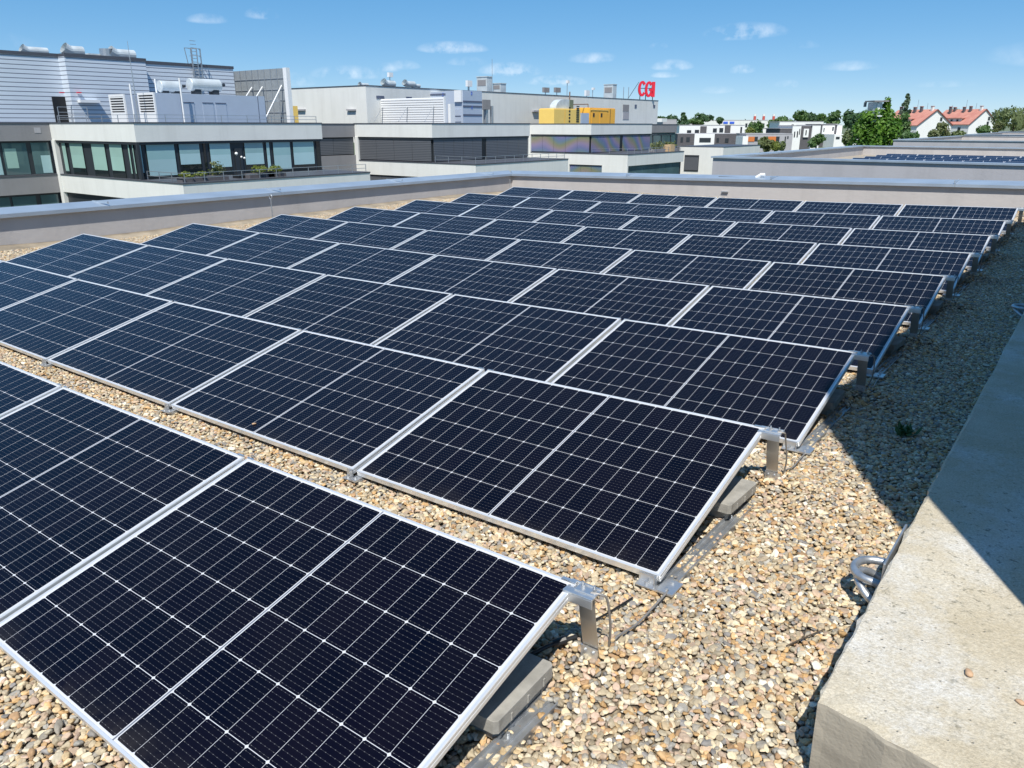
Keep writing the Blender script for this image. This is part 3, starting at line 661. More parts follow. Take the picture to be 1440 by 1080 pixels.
# plant on the middle wing
YL = 62.0; x0, x1 = ony(527, 155, YL).x, ony(624, 155, YL).x; zl = ony(624, 136.5, YL).z
ls = thing('louvre_screen', 'white horizontal louvre screen on the middle wing roof', 'screen', None, (x1, YL, ZT))
bx(x0, x1, YL+.06, YL+.12, ZT-.3, zl-.05).build('backing', M['lightgrey'], ls); s = MB(); n = 12
for k in range(n):
    z = ZT-.3+(zl-ZT+.3)*k/n; h = (zl-ZT+.3)/n
    s.add([(x0, YL-.02, z), (x1, YL-.02, z), (x1, YL-.02, z+h*.62), (x0, YL-.02, z+h*.62), (x0, YL+.05, z+h*.86), (x1, YL+.05, z+h*.86)], [(0, 1, 2, 3), (3, 2, 5, 4)])
s.build('slat', M['louvre'], ls); bx(x1, x1+.16, YL-.06, YL+.2, ZT-.3, zl).build('end_post', M['louvre'], ls); bx(x0-.16, x0, YL-.06, YL+.2, ZT-.3, zl-.02).build('end_post', M['louvre'], ls)
for a, b in (((538, 150.5), (526, 171)), ((573, 150), (560, 171)), ((610, 148.5), (597, 171))): MB().tube([ony(*a, YL-.08), ony(*b, YL-2.0)], .03, 5).tube([ony(*a, YL-.08), ony(a[0]-1, 171, YL-.1)], .03, 5).build('prop', M['galv'], ls)
au = thing('air_handling_unit', 'pale blue two-storey air handling unit with dark seams and blue numerals', 'air unit', None, (-57, 66, ZT))
XA = -57.4; yA = onx(651, 150, XA).y; xa = ony(627, 150, yA).x; yE = onx(678, 150, XA).y; zA = onx(651, 127, XA).z
bx(xa, XA, yA, yE, ZT-.3, zA).build('casing', M['ahu'], au)
bx(ony(641, 150, yA).x, XA-.05, yA-.25, yA-.002, onx(645, 143, XA).z, zA+.02).build('hood', M['louvre'], au)
for py in (143, 149.7, 161.8): z = onx(665, py, XA).z; bx(XA+.002, XA+.04, yA, yE-.05, z-.09, z+.09).build('seam', M['ahu_dark'], au)
ax0 = ony(599, 150, yA+2).x; az = ony(615, 129, yA+2).z
bx(ax0, xa-.01, yA+2, yE, ZT-.3, az).build('casing', M['ahu'], au); bx(ax0-.8, ax0-.01, yA+1.7, yA+4, ZT-.3, az+.05).build('hood', M['louvre'], au)
bx(ax0+.4, xa-.5, yA+1.94, yA+1.998, az-.35, az-.2).build('seam', M['ahu_dark'], au)
bx(ony(638, 160, yA).x, ony(648.5, 160, yA).x, yA-.06, yA-.003, onx(645, 171, XA).z, onx(645, 153, XA).z).build('door', M['ahu'], au)
bx(ony(638, 160, yA).x, ony(648.5, 160, yA).x, yA-.09, yA-.061, onx(645, 163.8, XA).z, onx(645, 162.4, XA).z).build('seam', M['ahu_dark'], au)
M['blue'] = mat('blue_print', (.05, .13, .65), .5)
def two(Mx, h, par):
    m = MB(); w = h*.6; s = h*.13
    for a, b in (((0, h), (w, h)), ((w, h), (w, h*.55)), ((w, h*.55), (0, 0)), ((0, 0), (w, 0))): m.bar(Mx @ Vector((a[0], 0, a[1])), Mx @ Vector((b[0], 0, b[1])), s, s)
    m.build('numeral', M['blue'], par)
MX = lambda p: Matrix(((0, -1, 0, p.x), (1, 0, 0, p.y), (0, 0, 1, p.z), (0, 0, 0, 1)))
two(MX(onx(662.5, 133, XA+.03)), .28, au); two(MX(onx(663, 152.8, XA+.03)), .28, au); q = ony(622, 134.5, yA+1.96); two(Matrix.Translation(q), .28, au)
dk = thing('ventilation_duct', 'dark grey duct stack standing behind the air handling unit', 'duct', 'ventilation ducts on the roofs', (XA-2, yE+2, ZT))
a, b = onx(679, 140, XA-1.5), onx(690, 154, XA-1.5); bx(a.x-1, a.x, a.y, b.y, b.z, a.z).build('casing', M['greyr'], dk); MB().tube([(a.x-.4, a.y+1, ZT), (a.x-.4, a.y+1, b.z)], .3, 8).tube([(a.x-.3, a.y+2.0, ZT), (a.x-.3, a.y+2.0, b.z+.4)], .22, 8).build('pipe', M['galv'], dk)
tag(MB().box(ony(625.5, 160, YL).x, ony(629, 160, YL).x, YL+.5, YL+1.2, ZT-.2, ony(627, 146, YL).z).build('utility_cabinet', M['louvre'], None), 'slim white cabinet between the louvre screen and the air unit', 'cabinet')

# yellow generators on the farthest wing
XG = ony(778.5, 170, Y3+.7).x
def genset(px0, px1, py0, label, m, dots):
    y0, y1 = onx(px0, 165, XG).y, onx(px1, 165, XG).y; z1 = onx(px0, py0, XG).z
    p = thing('generator', label, 'generator', 'yellow generators on the office roof', (XG, y0, ZT))
    bx(XG-2.4, XG, y0, y1, ZT-.4, z1).build('housing', M[m], p, bevel=.04); L_ = y1-y0
    bx(XG-2.3, XG-.1, y0+.1, y1-.1, z1+.002, z1+.07).build('roof', M[m], p)
    if dots:
        for k in range(5): bx(XG+.003, XG+.03, y0+L_*.55, y0+L_*.55+.35, ZT+.2+k*.42, ZT+.42+k*.42).build('handle', M['black'], p)
        for k in range(9): bx(XG+.003, XG+.03, y0+L_*.84, y0+L_*.95, ZT+.2+k*.24, ZT+.34+k*.24).build('louvre', M['black'], p)
        bx(XG+.003, XG+.02, y0+L_*.40, y0+L_*.41, ZT, z1-.05).build('seam', M['yellow2'], p)
    else:
        for a, b in ((.08, .36), (.38, .66)): bx(XG+.003, XG+.03, y0+L_*a, y0+L_*b, ZT, z1-.3).build('door', M[m], p)
        for a in (.12, .42): bx(XG+.031, XG+.06, y0+L_*a, y0+L_*a+.4, ZT+.9, ZT+1.4).build('handle', M['black'], p)
        bx(XG+.003, XG+.02, y0+L_*.79, y0+L_*.805, ZT, z1-.05).build('seam', M['frame_dark'], p)
        bx(XG+.003, XG+.08, y0+L_*.03, y0+L_*.70, z1-.27, z1-.2).build('gutter', M['yellow'], p)
    return y0, y1, z1
ga = genset(779, 816, 153, 'light yellow generator set with a louvred side', 'yellow', True); gb = genset(829, 865, 152, 'amber yellow generator set with cabinet doors', 'yellow2', False)
tag(MB().box(XG-1.6, XG+.1, onx(816.5, 165, XG).y, onx(829, 165, XG).y-.3, ZT-.3, onx(822, 159, XG).z).build('control_cabinet', M['ahu'], None), 'blue grey control cabinet between the two yellow generators', 'cabinet')
de = thing('ventilation_duct', 'grey curved exhaust elbow duct above the light yellow generator', 'duct', 'ventilation ducts on the roofs', (XG, ga[0], ga[2])); q0 = onx(780, 152, XG-.8); q1 = onx(799, 141, XG-.8)
hh_, ww_ = q1.z-ga[2], q1.y-q0.y
prof = [(0, 0)]+[(ww_*.62*(1-math.cos(a)), hh_*math.sin(a)) for a in np.linspace(0, math.pi/2, 9)]+[(ww_, hh_), (ww_, 0)]
MB().prism([(q0.y+a, ga[2]+.08+b) for a, b in prof[1:]], -1.0, 0.0, Matrix(((0, 0, 1, XG-.6), (1, 0, 0, 0), (0, 1, 0, 0), (0, 0, 0, 1)))).build('elbow', M['duct'], de)
bx(XG-1.7, XG-.55, q1.y+.02, onx(806, 145, XG-.6).y, ga[2]+.08, q1.z+.05).build('silencer', mat('olive_box', (.16, .19, .13), .6), de)
ex = MB(); a = onx(801, 141, XG-1); ex.tube([(a.x, a.y, ga[2]+1), (a.x, a.y, onx(801, 129, XG-1).z)], .09, 8)
b = onx(806, 147, XG-.8); c = onx(827, 146.5, XG-.8); d = onx(827, 160, XG-.8); ex.tube([b, c, d], .07, 6); ex.build('pipe', mat('rusty_pipe', (.22, .15, .12), .7), de)

# ------------------------------------------------------------------ neighbouring roofs beyond the far parapet (same complex, same level)
YN = 33.0; pn = ony(1003, 219, YN); zN = pn.z
def far_roof(y0, y1, x0, z, label, x1=60):
    p = thing('roof_block', label, 'building', 'grey rendered roof blocks stepping into the distance', (x0, y0, GND))
    t = .45
    bx(x0, x1, y0, y0+t, GND, z-.09).build('wall', M['lightgrey'], p)
    bx(x0, x0+t, y0+t+.002, y1, GND, z-.09).build('wall', M['render_pink'], p); bx(x0+t+.002, x1, y1-t, y1, GND, z-.09).build('wall', M['render_pink'], p)
    c = MB(); c.box(x0-.07, x1, y0-.08, y0+t+.08, z-.09, z-.02); c.box(x0-.07, x0+t+.08, y0+t+.082, y1+.08, z-.088, z-.02); c.box(x0+t+.082, x1, y1-t-.08, y1+.08, z-.087, z-.022); c.build('coping', M['zinc'], p)
    bx(x0+t, x1, y0+t, y1-t, z-.8, z-.62).build('roof_deck', bpy.data.materials.get('gravel_deck') or mat('gravel_deck', (.40, .35, .28), .95, 0, .3, 20), p)
    return p
pf = onz(1187, 203.6, zN); far_roof(YN, pf.y, pn.x, zN, 'long grey wall and roof block just beyond the far parapet')
p3 = onz(1257, 196, zN); p3f = onz(1322, 190.2, zN); far_roof(p3.y, p3f.y, p3.x, zN, 'grey roof block behind the neighbouring solar roof')
p4 = onz(1357, 188.6, zN); p4f = onz(1396, 185.8, zN); far_roof(p4.y, p4f.y, p4.x, zN, 'third grey roof block in the distance'); p5 = onz(1405, 184.8, zN); far_roof(p5.y, p5.y+20, p5.x, zN, 'last and farthest grey roof block at the right edge')
def far_panels():
    src = None; t = .25; k = 0
    for r_ in range(5):
        y = YN+8.2+r_*2.6
        if y > pf.y-2: break
        for i in range(20):
            x = pn.x+2.9+i*1.76
            if src is None:
                b = MB(); ct, st = math.cos(t), math.sin(t)
                Mx = Matrix(((1, 0, 0, 0), (0, ct, -st, 0), (0, st, ct, 0), (0, 0, 0, 1)))
                b.box(0, 1.722, 0, 1.134, -.035, -.002, Mx); b.box(.02, .85, .02, 1.114, -.001, .001, Mx); b.box(.872, 1.702, .02, 1.114, -.001, .001, Mx)
                o = b.build('solar_panel', M['alu_edge'], None); o.data.materials.append(mat('far_cells', (.012, .014, .035), .12, spec=.5))
                for pi in range(6, 18): o.data.polygons[pi].material_index = 1
                src = o
            else: o = src.copy(); col.objects.link(o)
            o.location = (x, y, zN-.66)
            tag(o, 'small solar panel in the %s row on the roof beyond the grey wall' % ['front', 'second', 'third', 'fourth', 'fifth', 'rear'][r_], 'solar panel', 'solar panels on the neighbouring roof')
far_panels()
a = ony(1069, 247.5, 19.55)
vd = thing('coping_vent', 'small white pipe stub on a dark strip along the far parapet coping', 'vent', None, tuple(a)); MB().tube([a+Vector((-.10, 0, -.05)), a+Vector((.02, 0, .03)), a+Vector((.12, 0, .03))], .045, 8).build('pipe', M['white2'], vd)
MB().box(a.x-1.1, a.x+.35, a.y-.06, a.y+.10, a.z-.075, a.z-.045).box(a.x-.9, a.x-.8, a.y-.02, a.y+.06, a.z-.16, a.z-.0751).box(a.x+.2, a.x+.3, a.y-.02, a.y+.06, a.z-.16, a.z-.0751).build('strip', M['darkcop'], vd)
for px, py, lab in ((1137, 214, 'short rod at the edge of the neighbouring solar roof'),):
    q = onz(px, py+3, zN-.6); tag(MB().tube([(q.x, q.y, zN-.65), (q.x, q.y, zN-.05)], .03, 6).build('lightning_rod', M['galv'], None), lab, 'rod')

# ------------------------------------------------------------------ houses of the estate
def win(F_, p, rects, m='frame_dark'):
    for x0, y0, x1, y1 in rects:
        b = MB(); F_.rect(b, x0, y0, x1, y1, -.08, -.005); w = b.build('window', M[m], p)
def house(label, Rf, px, ang, walls, wins=(), depth=9, group='modern flat-roofed houses'):
    F_ = Face(px, Rf, ang); p = thing('house', label, 'house', group, tuple(pt(px, 200, Rf)))
    for x0, y0, x1, y1, m, d in walls:
        b = MB(); F_.rect(b, x0, y0, x1, y1, d, d+depth); b.build('wall', M[m], p)
        b = MB(); F_.rect(b, x0-.3, y0-.9, x1+.3, y0-.05, d-.06, d+depth+.06); b.build('roof_edge', M['lightgrey'], p)
    win(F_, p, wins); return F_, p
def pan(F_, p, x0, y0, x1, y1, m, d0=-.12, nm='panel'): b = MB(); F_.rect(b, x0, y0, x1, y1, d0, -.003); b.build(nm, M[m], p)
F_, p = house('white terraced house row with dark panels, set above the dark brick row', 240, 1000, -6, [(955, 176.5, 1047, 212, 'white2', 0)], [(966, 183, 972, 188), (977, 182.5, 983, 188), (1002.5, 180.5, 1008, 186), (1011.5, 180, 1017, 186), (1041, 178.5, 1043.5, 187)])
pan(F_, p, 984.5, 177.5, 993.5, 190, 'brickdark'); pan(F_, p, 1019, 176, 1027, 190, 'brickdark')
F_, p = house('dark grey brick house row with one white bay', 222, 1000, -4, [(952.5, 188.5, 1048, 214, 'brickdark', 0)], [(957, 193, 960.5, 200), (965, 193, 970, 199.5), (1007.5, 194, 1011, 200), (1019.5, 194.5, 1024.5, 200.5), (1039, 194, 1042, 198)])
b = MB(); F_.rect(b, 976, 188.2, 1004, 214, -.5, -.004); by = b.build('bay', M['white2'], p); b = MB(); F_.rect(b, 983, 193.8, 999, 200, -.58, -.502); b.build('window', M['frame_dark'], by)
house('pale grey house with orange shutters', 205, 1080, 0, [(1049, 188.5, 1114, 214, 'lightgrey', 0)], [(1061, 192.3, 1065.5, 198.5), (1073.5, 192, 1079.5, 199), (1091, 192, 1096, 199), (1103.2, 192, 1104.8, 203), (1107, 191.5, 1108.8, 195)])
F_ = Face(1080, 205, 0); p = bpy.data.objects['house.002']
for r_ in ((1051.5, 192.3, 1060.8, 199), (1080, 192, 1091, 199)): b = MB(); F_.rect(b, *r_, -.12, -.004); b.build('shutter', M['orange'], p)
b = MB(); F_.rect(b, 1043.5, 191.5, 1051, 214, -.3, 6); b.build('wall', M['white2'], p)
F_, p = house('white house with a dark top storey and tall white window bays', 232, 1120, 8, [(1097, 181, 1118, 214, 'brickdark', .3), (1114, 177, 1126, 214, 'white2', 0), (1126, 177.5, 1147, 214, 'brickdark', .1), (1141, 176.5, 1152.5, 214, 'white2', -.3)], [(1116.5, 185, 1118, 193), (1120.5, 184.5, 1122, 193), (1123.8, 181, 1125, 189), (1143.8, 182, 1145.3, 188), (1147.5, 181, 1149, 189), (1150.5, 176.8, 1151.8, 184)])
pan(F_, p, 1129.5, 181, 1136.5, 193, 'white2', -.3); pan(F_, p, 1132, 183, 1133.5, 190, 'frame_dark', -.36, 'window')
F_, p = house('white house with dark surrounds and a low white wing in front', 250, 1165, 10, [(1154, 175, 1178, 214, 'brickdark', 0), (1176, 176, 1183, 214, 'white2', -.2)], [(1178.8, 178, 1180.3, 183)])
pan(F_, p, 1156, 176.5, 1173, 188.5, 'white2'); pan(F_, p, 1157.8, 180, 1159, 185.5, 'frame_dark', -.2, 'window'); pan(F_, p, 1170, 178.5, 1172, 184, 'frame_dark', -.2, 'window'); b = MB(); F_.rect(b, 1157, 188.8, 1192, 214, -6, -.2); lw = b.build('low_wing', M['white2'], p)
b = MB(); F_.rect(b, 1168, 193, 1170, 199, -6.1, -6.002); F_.rect(b, 1171.5, 192.5, 1173, 198.5, -6.1, -6.002); F_.rect(b, 1174.5, 190.5, 1184, 193, -6.1, -6.002); F_.rect(b, 1160, 192, 1165, 195, -6.1, -6.002); b.build('window', M['frame_dark'], lw)
house('long white flat-roofed house standing behind the dark-topped one', 285, 1130, 4, [(1095.5, 171.5, 1157, 200, 'white2', 0)], [(1113, 175, 1116, 179)])
house('low white house strip left of the dark-topped house', 262, 1085, 0, [(1072, 181, 1098, 200, 'white2', 0)], [(1086, 186, 1091, 188)])
F_, p = house('pale industrial hall behind the houses with blue roof lights', 420, 1030, -3, [(979, 169.5, 1080, 186, 'white', 0)], [(1048, 173.5, 1051, 179), (1053, 173.5, 1057, 179), (1069, 173.5, 1075, 179)], 20, 'pale halls beyond the houses')
for a in (1017, 1026): b = MB(); F_.rect(b, a, 171, a+6.5, 174, -.2, -.004); b.build('roof_light', M['blue'], p)
house('pale grey flat hall at the left end behind the last office wing', 330, 945, 0, [(932, 168.5, 951, 186, 'lightgrey', 0), (953, 175, 973, 186, 'white', 0)], [], 20, 'pale halls beyond the houses')
tag(MB().box(*(lambda a, b: (a.x, b.x, a.y, a.y+2.5, b.z, a.z))(pt(924.5, 166.5, 180), pt(933, 171.5, 180))).build('roof_hut', M['white2'], None), 'tiny white roof hut behind the end of the pale block', 'hut')
for px, lab in ((1061, 'left'), (1073.5, 'middle'), (1087.5, 'right')):
    Rf = 520; a = pt(px, 170, Rf); r = 1.7*Rf/1208; z1 = pt(px, 160.5, Rf).z; p = thing('chimney', 'red and white striped chimney on the skyline, %s of three' % lab, 'chimney', 'striped chimneys on the skyline', (a.x, a.y, GND+9))
    MB().tube([(a.x, a.y, GND+8), (a.x, a.y, z1-3.6)], r, 12).build('shaft', M['white2'], p); MB().tube([(a.x, a.y, z1-3.599), (a.x, a.y, z1-1.2)], r*1.1, 12).build('band', mat('chimney_red', (.55, .10, .08), .7), p); MB().tube([(a.x, a.y, z1-1.199), (a.x, a.y, z1)], r*1.05, 12).build('rim', M['white2'], p)

# red-roofed houses, gable towards the camera
def gabled(label, Rf, pxl, pxr, py_e, px_a, py_a, ang, L_, dorm, seed):
    F_ = Face(pxl, Rf, ang); p = thing('gabled_house', label, 'house', 'white gabled houses with red roofs', tuple(pt(pxl, 190, Rf)))
    s0, ze = F_.uv(pxl, py_e); s1, _ = F_.uv(pxr, py_e); sa = (s0+s1)/2; za = F_.uv(px_a, py_a)[1]; zb_ = GND+5
    M2 = F_.M @ Matrix(((1, 0, 0, 0), (0, 0, 1, 0), (0, 1, 0, 0), (0, 0, 0, 1)))
    MB().prism([(s0, zb_), (s1, zb_), (s1, ze), (sa, za), (s0, ze)], 0, L_, M2).build('wall', M['white2'], p)
    o = .35; sl = (za-ze)/(sa-s0); t = .22
    rf = MB(); rf.prism([(s0-o, ze-o*sl), (sa, za), (sa, za+t), (s0-o, ze-o*sl+t)], -.3, L_+.3, M2); rf.prism([(s1+o, ze-o*sl), (s1+o, ze-o*sl+t), (sa, za+t), (sa, za)], -.3, L_+.3, M2)
    rfo = rf.build('roof', M['roof_red'], p)
    MB().prism([(s0-o, ze-o*sl-.05), (sa, za-.05), (sa, za+t+.05), (s0-o, ze-o*sl+t+.05)], -.42, -.302, M2).prism([(s1+o, ze-o*sl-.05), (s1+o, ze-o*sl+t+.05), (sa, za+t+.05), (sa, za-.05)], -.42, -.302, M2).build('verge', mat('dark_red_verge', (.20, .06, .05), .7), p)
    w = s1-s0
    for u, v in ((.62, .5), (.60, -.12)):
        q = MB(); q.box(s0+w*u, s0+w*u+1.25, -.06, -.005, ze+v*2.6-.2, ze+v*2.6+1.3, F_.M); f = q.build('window', M['white'], p); MB().box(s0+w*u+.15, s0+w*u+1.1, -.09, -.062, ze+v*2.6-.05, ze+v*2.6+1.15, F_.M).build('pane', M['glass_dark'], f)
    # dormer on the slope to the left
    dz = ze+1.9; d = MB(); d.box(s0+.9, sa-1.2, L_*.28, L_*.92, ze+.1, dz, F_.M); dm = d.build('dormer', M['white'], p)
    MB().box(s0+.5, sa-1.0, L_*.24, L_*.96, dz, dz+.25, F_.M).build('dormer_roof', M['roof_red'], dm)
    for k in range(4): MB().box(s0+.84, s0+.895, L_*(.34+.15*k), L_*(.34+.15*k)+.9, ze+.55, dz-.3, F_.M).build('window', M['frame_dark'], dm)
    for k in range(3): MB().box(s0-.06, s0-.003, L_*(.2+.25*k), L_*(.2+.25*k)+1.2, ze-2.6, ze-1.1, F_.M).build('window', M['frame_dark'], p)
    for k, (u, v) in enumerate(((.46, .06), (.40, .45), (.36, .78), (.44, .72), (.42, .3))):
        s = s0+w*u; q = MB().box(s-.35, s+.35, L_*v, L_*v+.8, za-1.6, za+1.1-.2*(k % 2), F_.M); ch = q.build('chimney', M['brickdark'] if k else M['white'], p); MB().box(s-.45, s+.45, L_*v-.1, L_*v+.9, za+1.1-.2*(k % 2)+.002, za+1.25-.2*(k % 2), F_.M).build('cap', M['roof_red'], ch)
    for k, (u, v, h) in enumerate(((.5, .5, 3.4), (.48, .85, 1.8), (.5, .25, 2.2))): MB().tube([F_.M @ Vector((s0+w*u, L_*v, za)), F_.M @ Vector((s0+w*u, L_*v, za+h))], .07, 5).build('aerial', M['galv'], p)
    return p
gabled('white house with a bright orange red gabled roof, right of the vine-covered chimney', 268, 1290, 1338, 176, 1318.5, 154.5, 17, 17, True, 1)
gabled('white house with a deep red gabled roof, beside the willow', 285, 1363, 1402, 174.5, 1391, 154, 17, 17, True, 2)

# ------------------------------------------------------------------ trees
def tree(name, label, Rf, px, py_top, wpx, py_bot, k, n, leaf, seed, cat='tree', clumps=26, shape=1.0, group='trees among the houses'):
    rs = random.Random(seed); b = pt(px, py_bot, Rf); zt_ = pt(px, py_top, Rf).z; r = wpx/2*Rf/1208*1.03; zg = GND+(0 if Rf < 140 else 5)
    p = thing(name, label, cat, group, (b.x, b.y, zg))
    tr = MB().tube([(b.x, b.y, zg), (b.x+.2, b.y, zg+(b.z-zg)*.5), (b.x, b.y+.2, (b.z+zt_)/2), (b.x, b.y, zt_-(zt_-b.z)*.15)], [.035*(zt_-zg)*.5+.1, .026*(zt_-zg)*.5+.08, .16, .05], 8)
    for q in range(6):
        a = rs.uniform(0, 6.28); h = b.z+(zt_-b.z)*rs.uniform(.1, .6); tr.tube([(b.x, b.y, h), (b.x+r*.7*math.cos(a), b.y+r*.7*math.sin(a), h+r*.5)], [.12, .03], 5)
    tr.build('trunk', M['trunk'], p)
    m = MB(); h = zt_-b.z
    if shape == 1.0:
        leaves(m, (b.x, b.y, b.z+h*.48), (r, r, h*.54), n, leaf, rs, clumps)
    elif shape == 'column':
        for q in range(5): leaves(m, (b.x+rs.uniform(-.2, .2)*r, b.y, b.z+h*(.1+.2*q)), (r*(1-.16*q)*(.7 if q == 0 else 1), r*(1-.16*q), h*.18), n//5, leaf, rs, 7, hole=0)
    elif shape == 'cone':
        for q in range(6): leaves(m, (b.x, b.y, b.z+h*(.08+.165*q)), (r*(1.05-.165*q), r*(1.05-.165*q), h*.12), n//6, leaf, rs, 8, hole=0)
    elif shape == 'lobes':
        for q in range(5):
            a = rs.uniform(0, 6.28); s = rs.uniform(.45, .7); leaves(m, (b.x+r*.5*math.cos(a), b.y+r*.5*math.sin(a), b.z+h*(.3+.12*q)), (r*s*1.15, r*s*1.15, h*.34), n//5, leaf, rs, 9, hole=.2)
    elif shape == 'weep':
        leaves(m, (b.x, b.y, b.z+h*.55), (r*.9, r*.9, h*.48), n//2, leaf, rs, 18)
        for q in range(26):
            a = rs.uniform(0, 6.28); u = r*rs.uniform(.5, 1.0); z = b.z+h*rs.uniform(.45, .85)
            for w in range(n//60):
                t = w/(n/60); pp = Vector((b.x+u*math.cos(a)*(1+.12*t)+rs.gauss(0, .12), b.y+u*math.sin(a)*(1+.12*t)+rs.gauss(0, .12), z-t*h*.45)); l = leaf*rs.uniform(.6, 1.1)
                nn = Vector((math.cos(a)+rs.gauss(0, .5), math.sin(a)+rs.gauss(0, .5), rs.gauss(0, .5))).normalized(); s_ = nn.cross(Vector((0, 0, 1))).normalized()
                m.add([pp+s_*l*.35, pp-Vector((0, 0, l)), pp-s_*l*.35, pp+Vector((0, 0, l))], [(0, 1, 2, 3)])
    m.build('crown', LEAF[k], p)
    return p
# the vine-covered chimney
vc = thing('vine_chimney', 'square metal chimney overgrown by a mass of bright green vine', 'chimney', None, tuple(pt(1232, 200, 80)))
Fv = Face(1232, 80, 5); b = MB(); Fv.rect(b, 1223.5, 144, 1236, 172, -.5, .5); b.build('flue', M['galv'], vc); b = MB(); Fv.rect(b, 1229, 146, 1233, 160, -.56, -.502); b.build('panel', M['louvre'], vc)
b = MB(); Fv.rect(b, 1223, 141.5, 1243.5, 143.3, -.9, .9); b.build('cap', M['greyr'], vc); b = MB(); Fv.rect(b, 1226, 162.5, 1234, 164, -.9, -.51); b.build('bracket', M['louvre'], vc)
for sx in (1223.5, 1241): b = MB(); Fv.rect(b, sx, 143.3, sx+2, 150, .9, 1.2); b.build('strut', M['greyr'], vc)
m = MB(); rs = random.Random(21); c = pt(1232, 181.5, 80)
for dx, dz, rx, rz, n in ((0, 0, 2.35, 1.75, 4200), (-1.3, -.4, 1.2, 1.3, 900), (1.2, -.2, 1.25, 1.5, 1000), (.25, 1.3, 1.35, .8, 700), (.75, 2.2, .42, .75, 260), (0, -1.5, 2.6, .9, 900)): leaves(m, c+Rd*dx*.92+Vector((0, 0, dz)), (rx*.86, rx*.76, rz*1.06), n, .19, rs, 30, up=.5, hole=.5)
m.build('vine', LEAF['big'], vc); bx(c.x-.3, c.x+.3, c.y-.3, c.y+.3, GND, c.z).build('shaft', M['trunk'], vc)
tree('poplar_tree', 'slim tall poplar standing between the vine and the red roofs', 260, 1271.5, 134, 15, 165, 'blue', 900, .42, 31, 'tree', shape='column')
tree('willow_tree', 'broad drooping willow at the right picture edge', 190, 1424, 150, 62, 184, 'willow', 2600, .40, 32, 'tree', shape='weep')
TL = [('leafy_tree', 'dark leafy tree just above the end of the pale block', 420, 930, 164, 14, 172, 'dark', 1.0), ('leafy_tree', 'rounded dark tree behind the pale grey hall', 430, 944, 163, 17, 172, 'dark', 1.0),
      ('conifer_tree', 'pointed conifer left of the houses', 330, 960, 159, 18, 178, 'dark', 'cone'), ('leafy_tree', 'round dark tree crown rising behind the white house row', 380, 986, 161.5, 28, 176, 'dark', 'lobes'),
      ('leafy_tree', 'wide low green tree between the conifer and the white hall', 350, 974, 168, 24, 178, 'mid', 'lobes'), ('leafy_tree', 'small dark tree right of the round crown', 390, 1012, 165, 10, 173, 'dark', 1.0),
      ('leafy_tree', 'dense round tree in front of the pale industrial hall', 260, 1062, 169.5, 20, 190, 'mid', 1.0), ('leafy_tree', 'bright yellow green bush in front of the pale industrial hall', 245, 1053, 180, 14, 190, 'yel', 1.0),
      ('leafy_tree', 'bushy tree right of the striped chimneys', 330, 1088, 169, 22, 184, 'mid', 'lobes'), ('leafy_tree', 'mid green tree left of the tall group on the skyline', 400, 1103, 165, 22, 178, 'mid', 'lobes'),
      ('leafy_tree', 'first tall skyline tree above the long white house', 360, 1122, 156.5, 24, 176, 'mid', 'lobes'), ('leafy_tree', 'second tall skyline tree above the long white house', 365, 1137, 158, 24, 176, 'dark', 'lobes'),
      ('leafy_tree', 'low skyline tree between the tall ones', 370, 1153, 161, 22, 177, 'mid', 'lobes'), ('leafy_tree', 'broad bright skyline tree above the right white house', 350, 1172, 158, 28, 178, 'mid', 'lobes'),
      ('leafy_tree', 'dark skyline tree left of the vine-covered chimney', 365, 1192, 157, 26, 180, 'dark', 'lobes'), ('leafy_tree', 'dark bushy tree half hidden by the vine', 300, 1206, 160, 22, 186, 'dark', 'lobes'),
      ('leafy_tree', 'olive bush below the dark skyline trees, left of the vine', 230, 1192, 184, 16, 204, 'willow', 1.0), ('leafy_tree', 'small green tree in front of the white houses', 180, 1147, 190, 22, 206, 'mid', 'lobes'),
      ('leafy_tree', 'pale feathery bush before the house with orange shutters', 165, 1076, 195, 22, 212, 'pale', 'lobes'), ('leafy_tree', 'bright bush beside the pale feathery one', 160, 1090, 200, 12, 212, 'yel', 1.0), ('leafy_tree', 'thin olive bush at the grey end of the shuttered house', 170, 1099, 199, 9, 212, 'willow', 1.0),
      ('leafy_tree', 'dark green tree behind the vine, below the poplar', 250, 1268, 162, 18, 190, 'mid', 'lobes'), ('leafy_tree', 'low hedge-like tree in front of the orange red roof house', 150, 1277, 184, 24, 198, 'mid', 1.0),
      ('leafy_tree', 'pale silvery tree in front of the white gable', 170, 1326, 174, 22, 196, 'pale', 'lobes'), ('leafy_tree', 'small pale bush left of the silvery tree', 165, 1312, 183, 14, 194, 'pale', 1.0), ('leafy_tree', 'dark tree between the two red-roofed houses', 330, 1346, 155.5, 28, 175, 'mid', 'lobes'),
      ('leafy_tree', 'round dark bush in front of the deep red roofed house', 160, 1382, 177, 18, 189, 'mid', 1.0), ('leafy_tree', 'thin grey green tree at the left foot of the willow', 185, 1402, 171, 14, 188, 'pale', 'lobes'), ('leafy_tree', 'olive bush below the deep red roof house windows', 170, 1347, 184, 16, 194, 'willow', 1.0)]
for i, (nm, lab, Rf, px, t_, w_, b_, k, sh) in enumerate(TL):
    n = int(500+w_*24); tree(nm, lab, Rf, px, t_, w_, b_, k, n, .0028*Rf*(.55 if w_ < 16 else .75), 40+i, shape=sh)
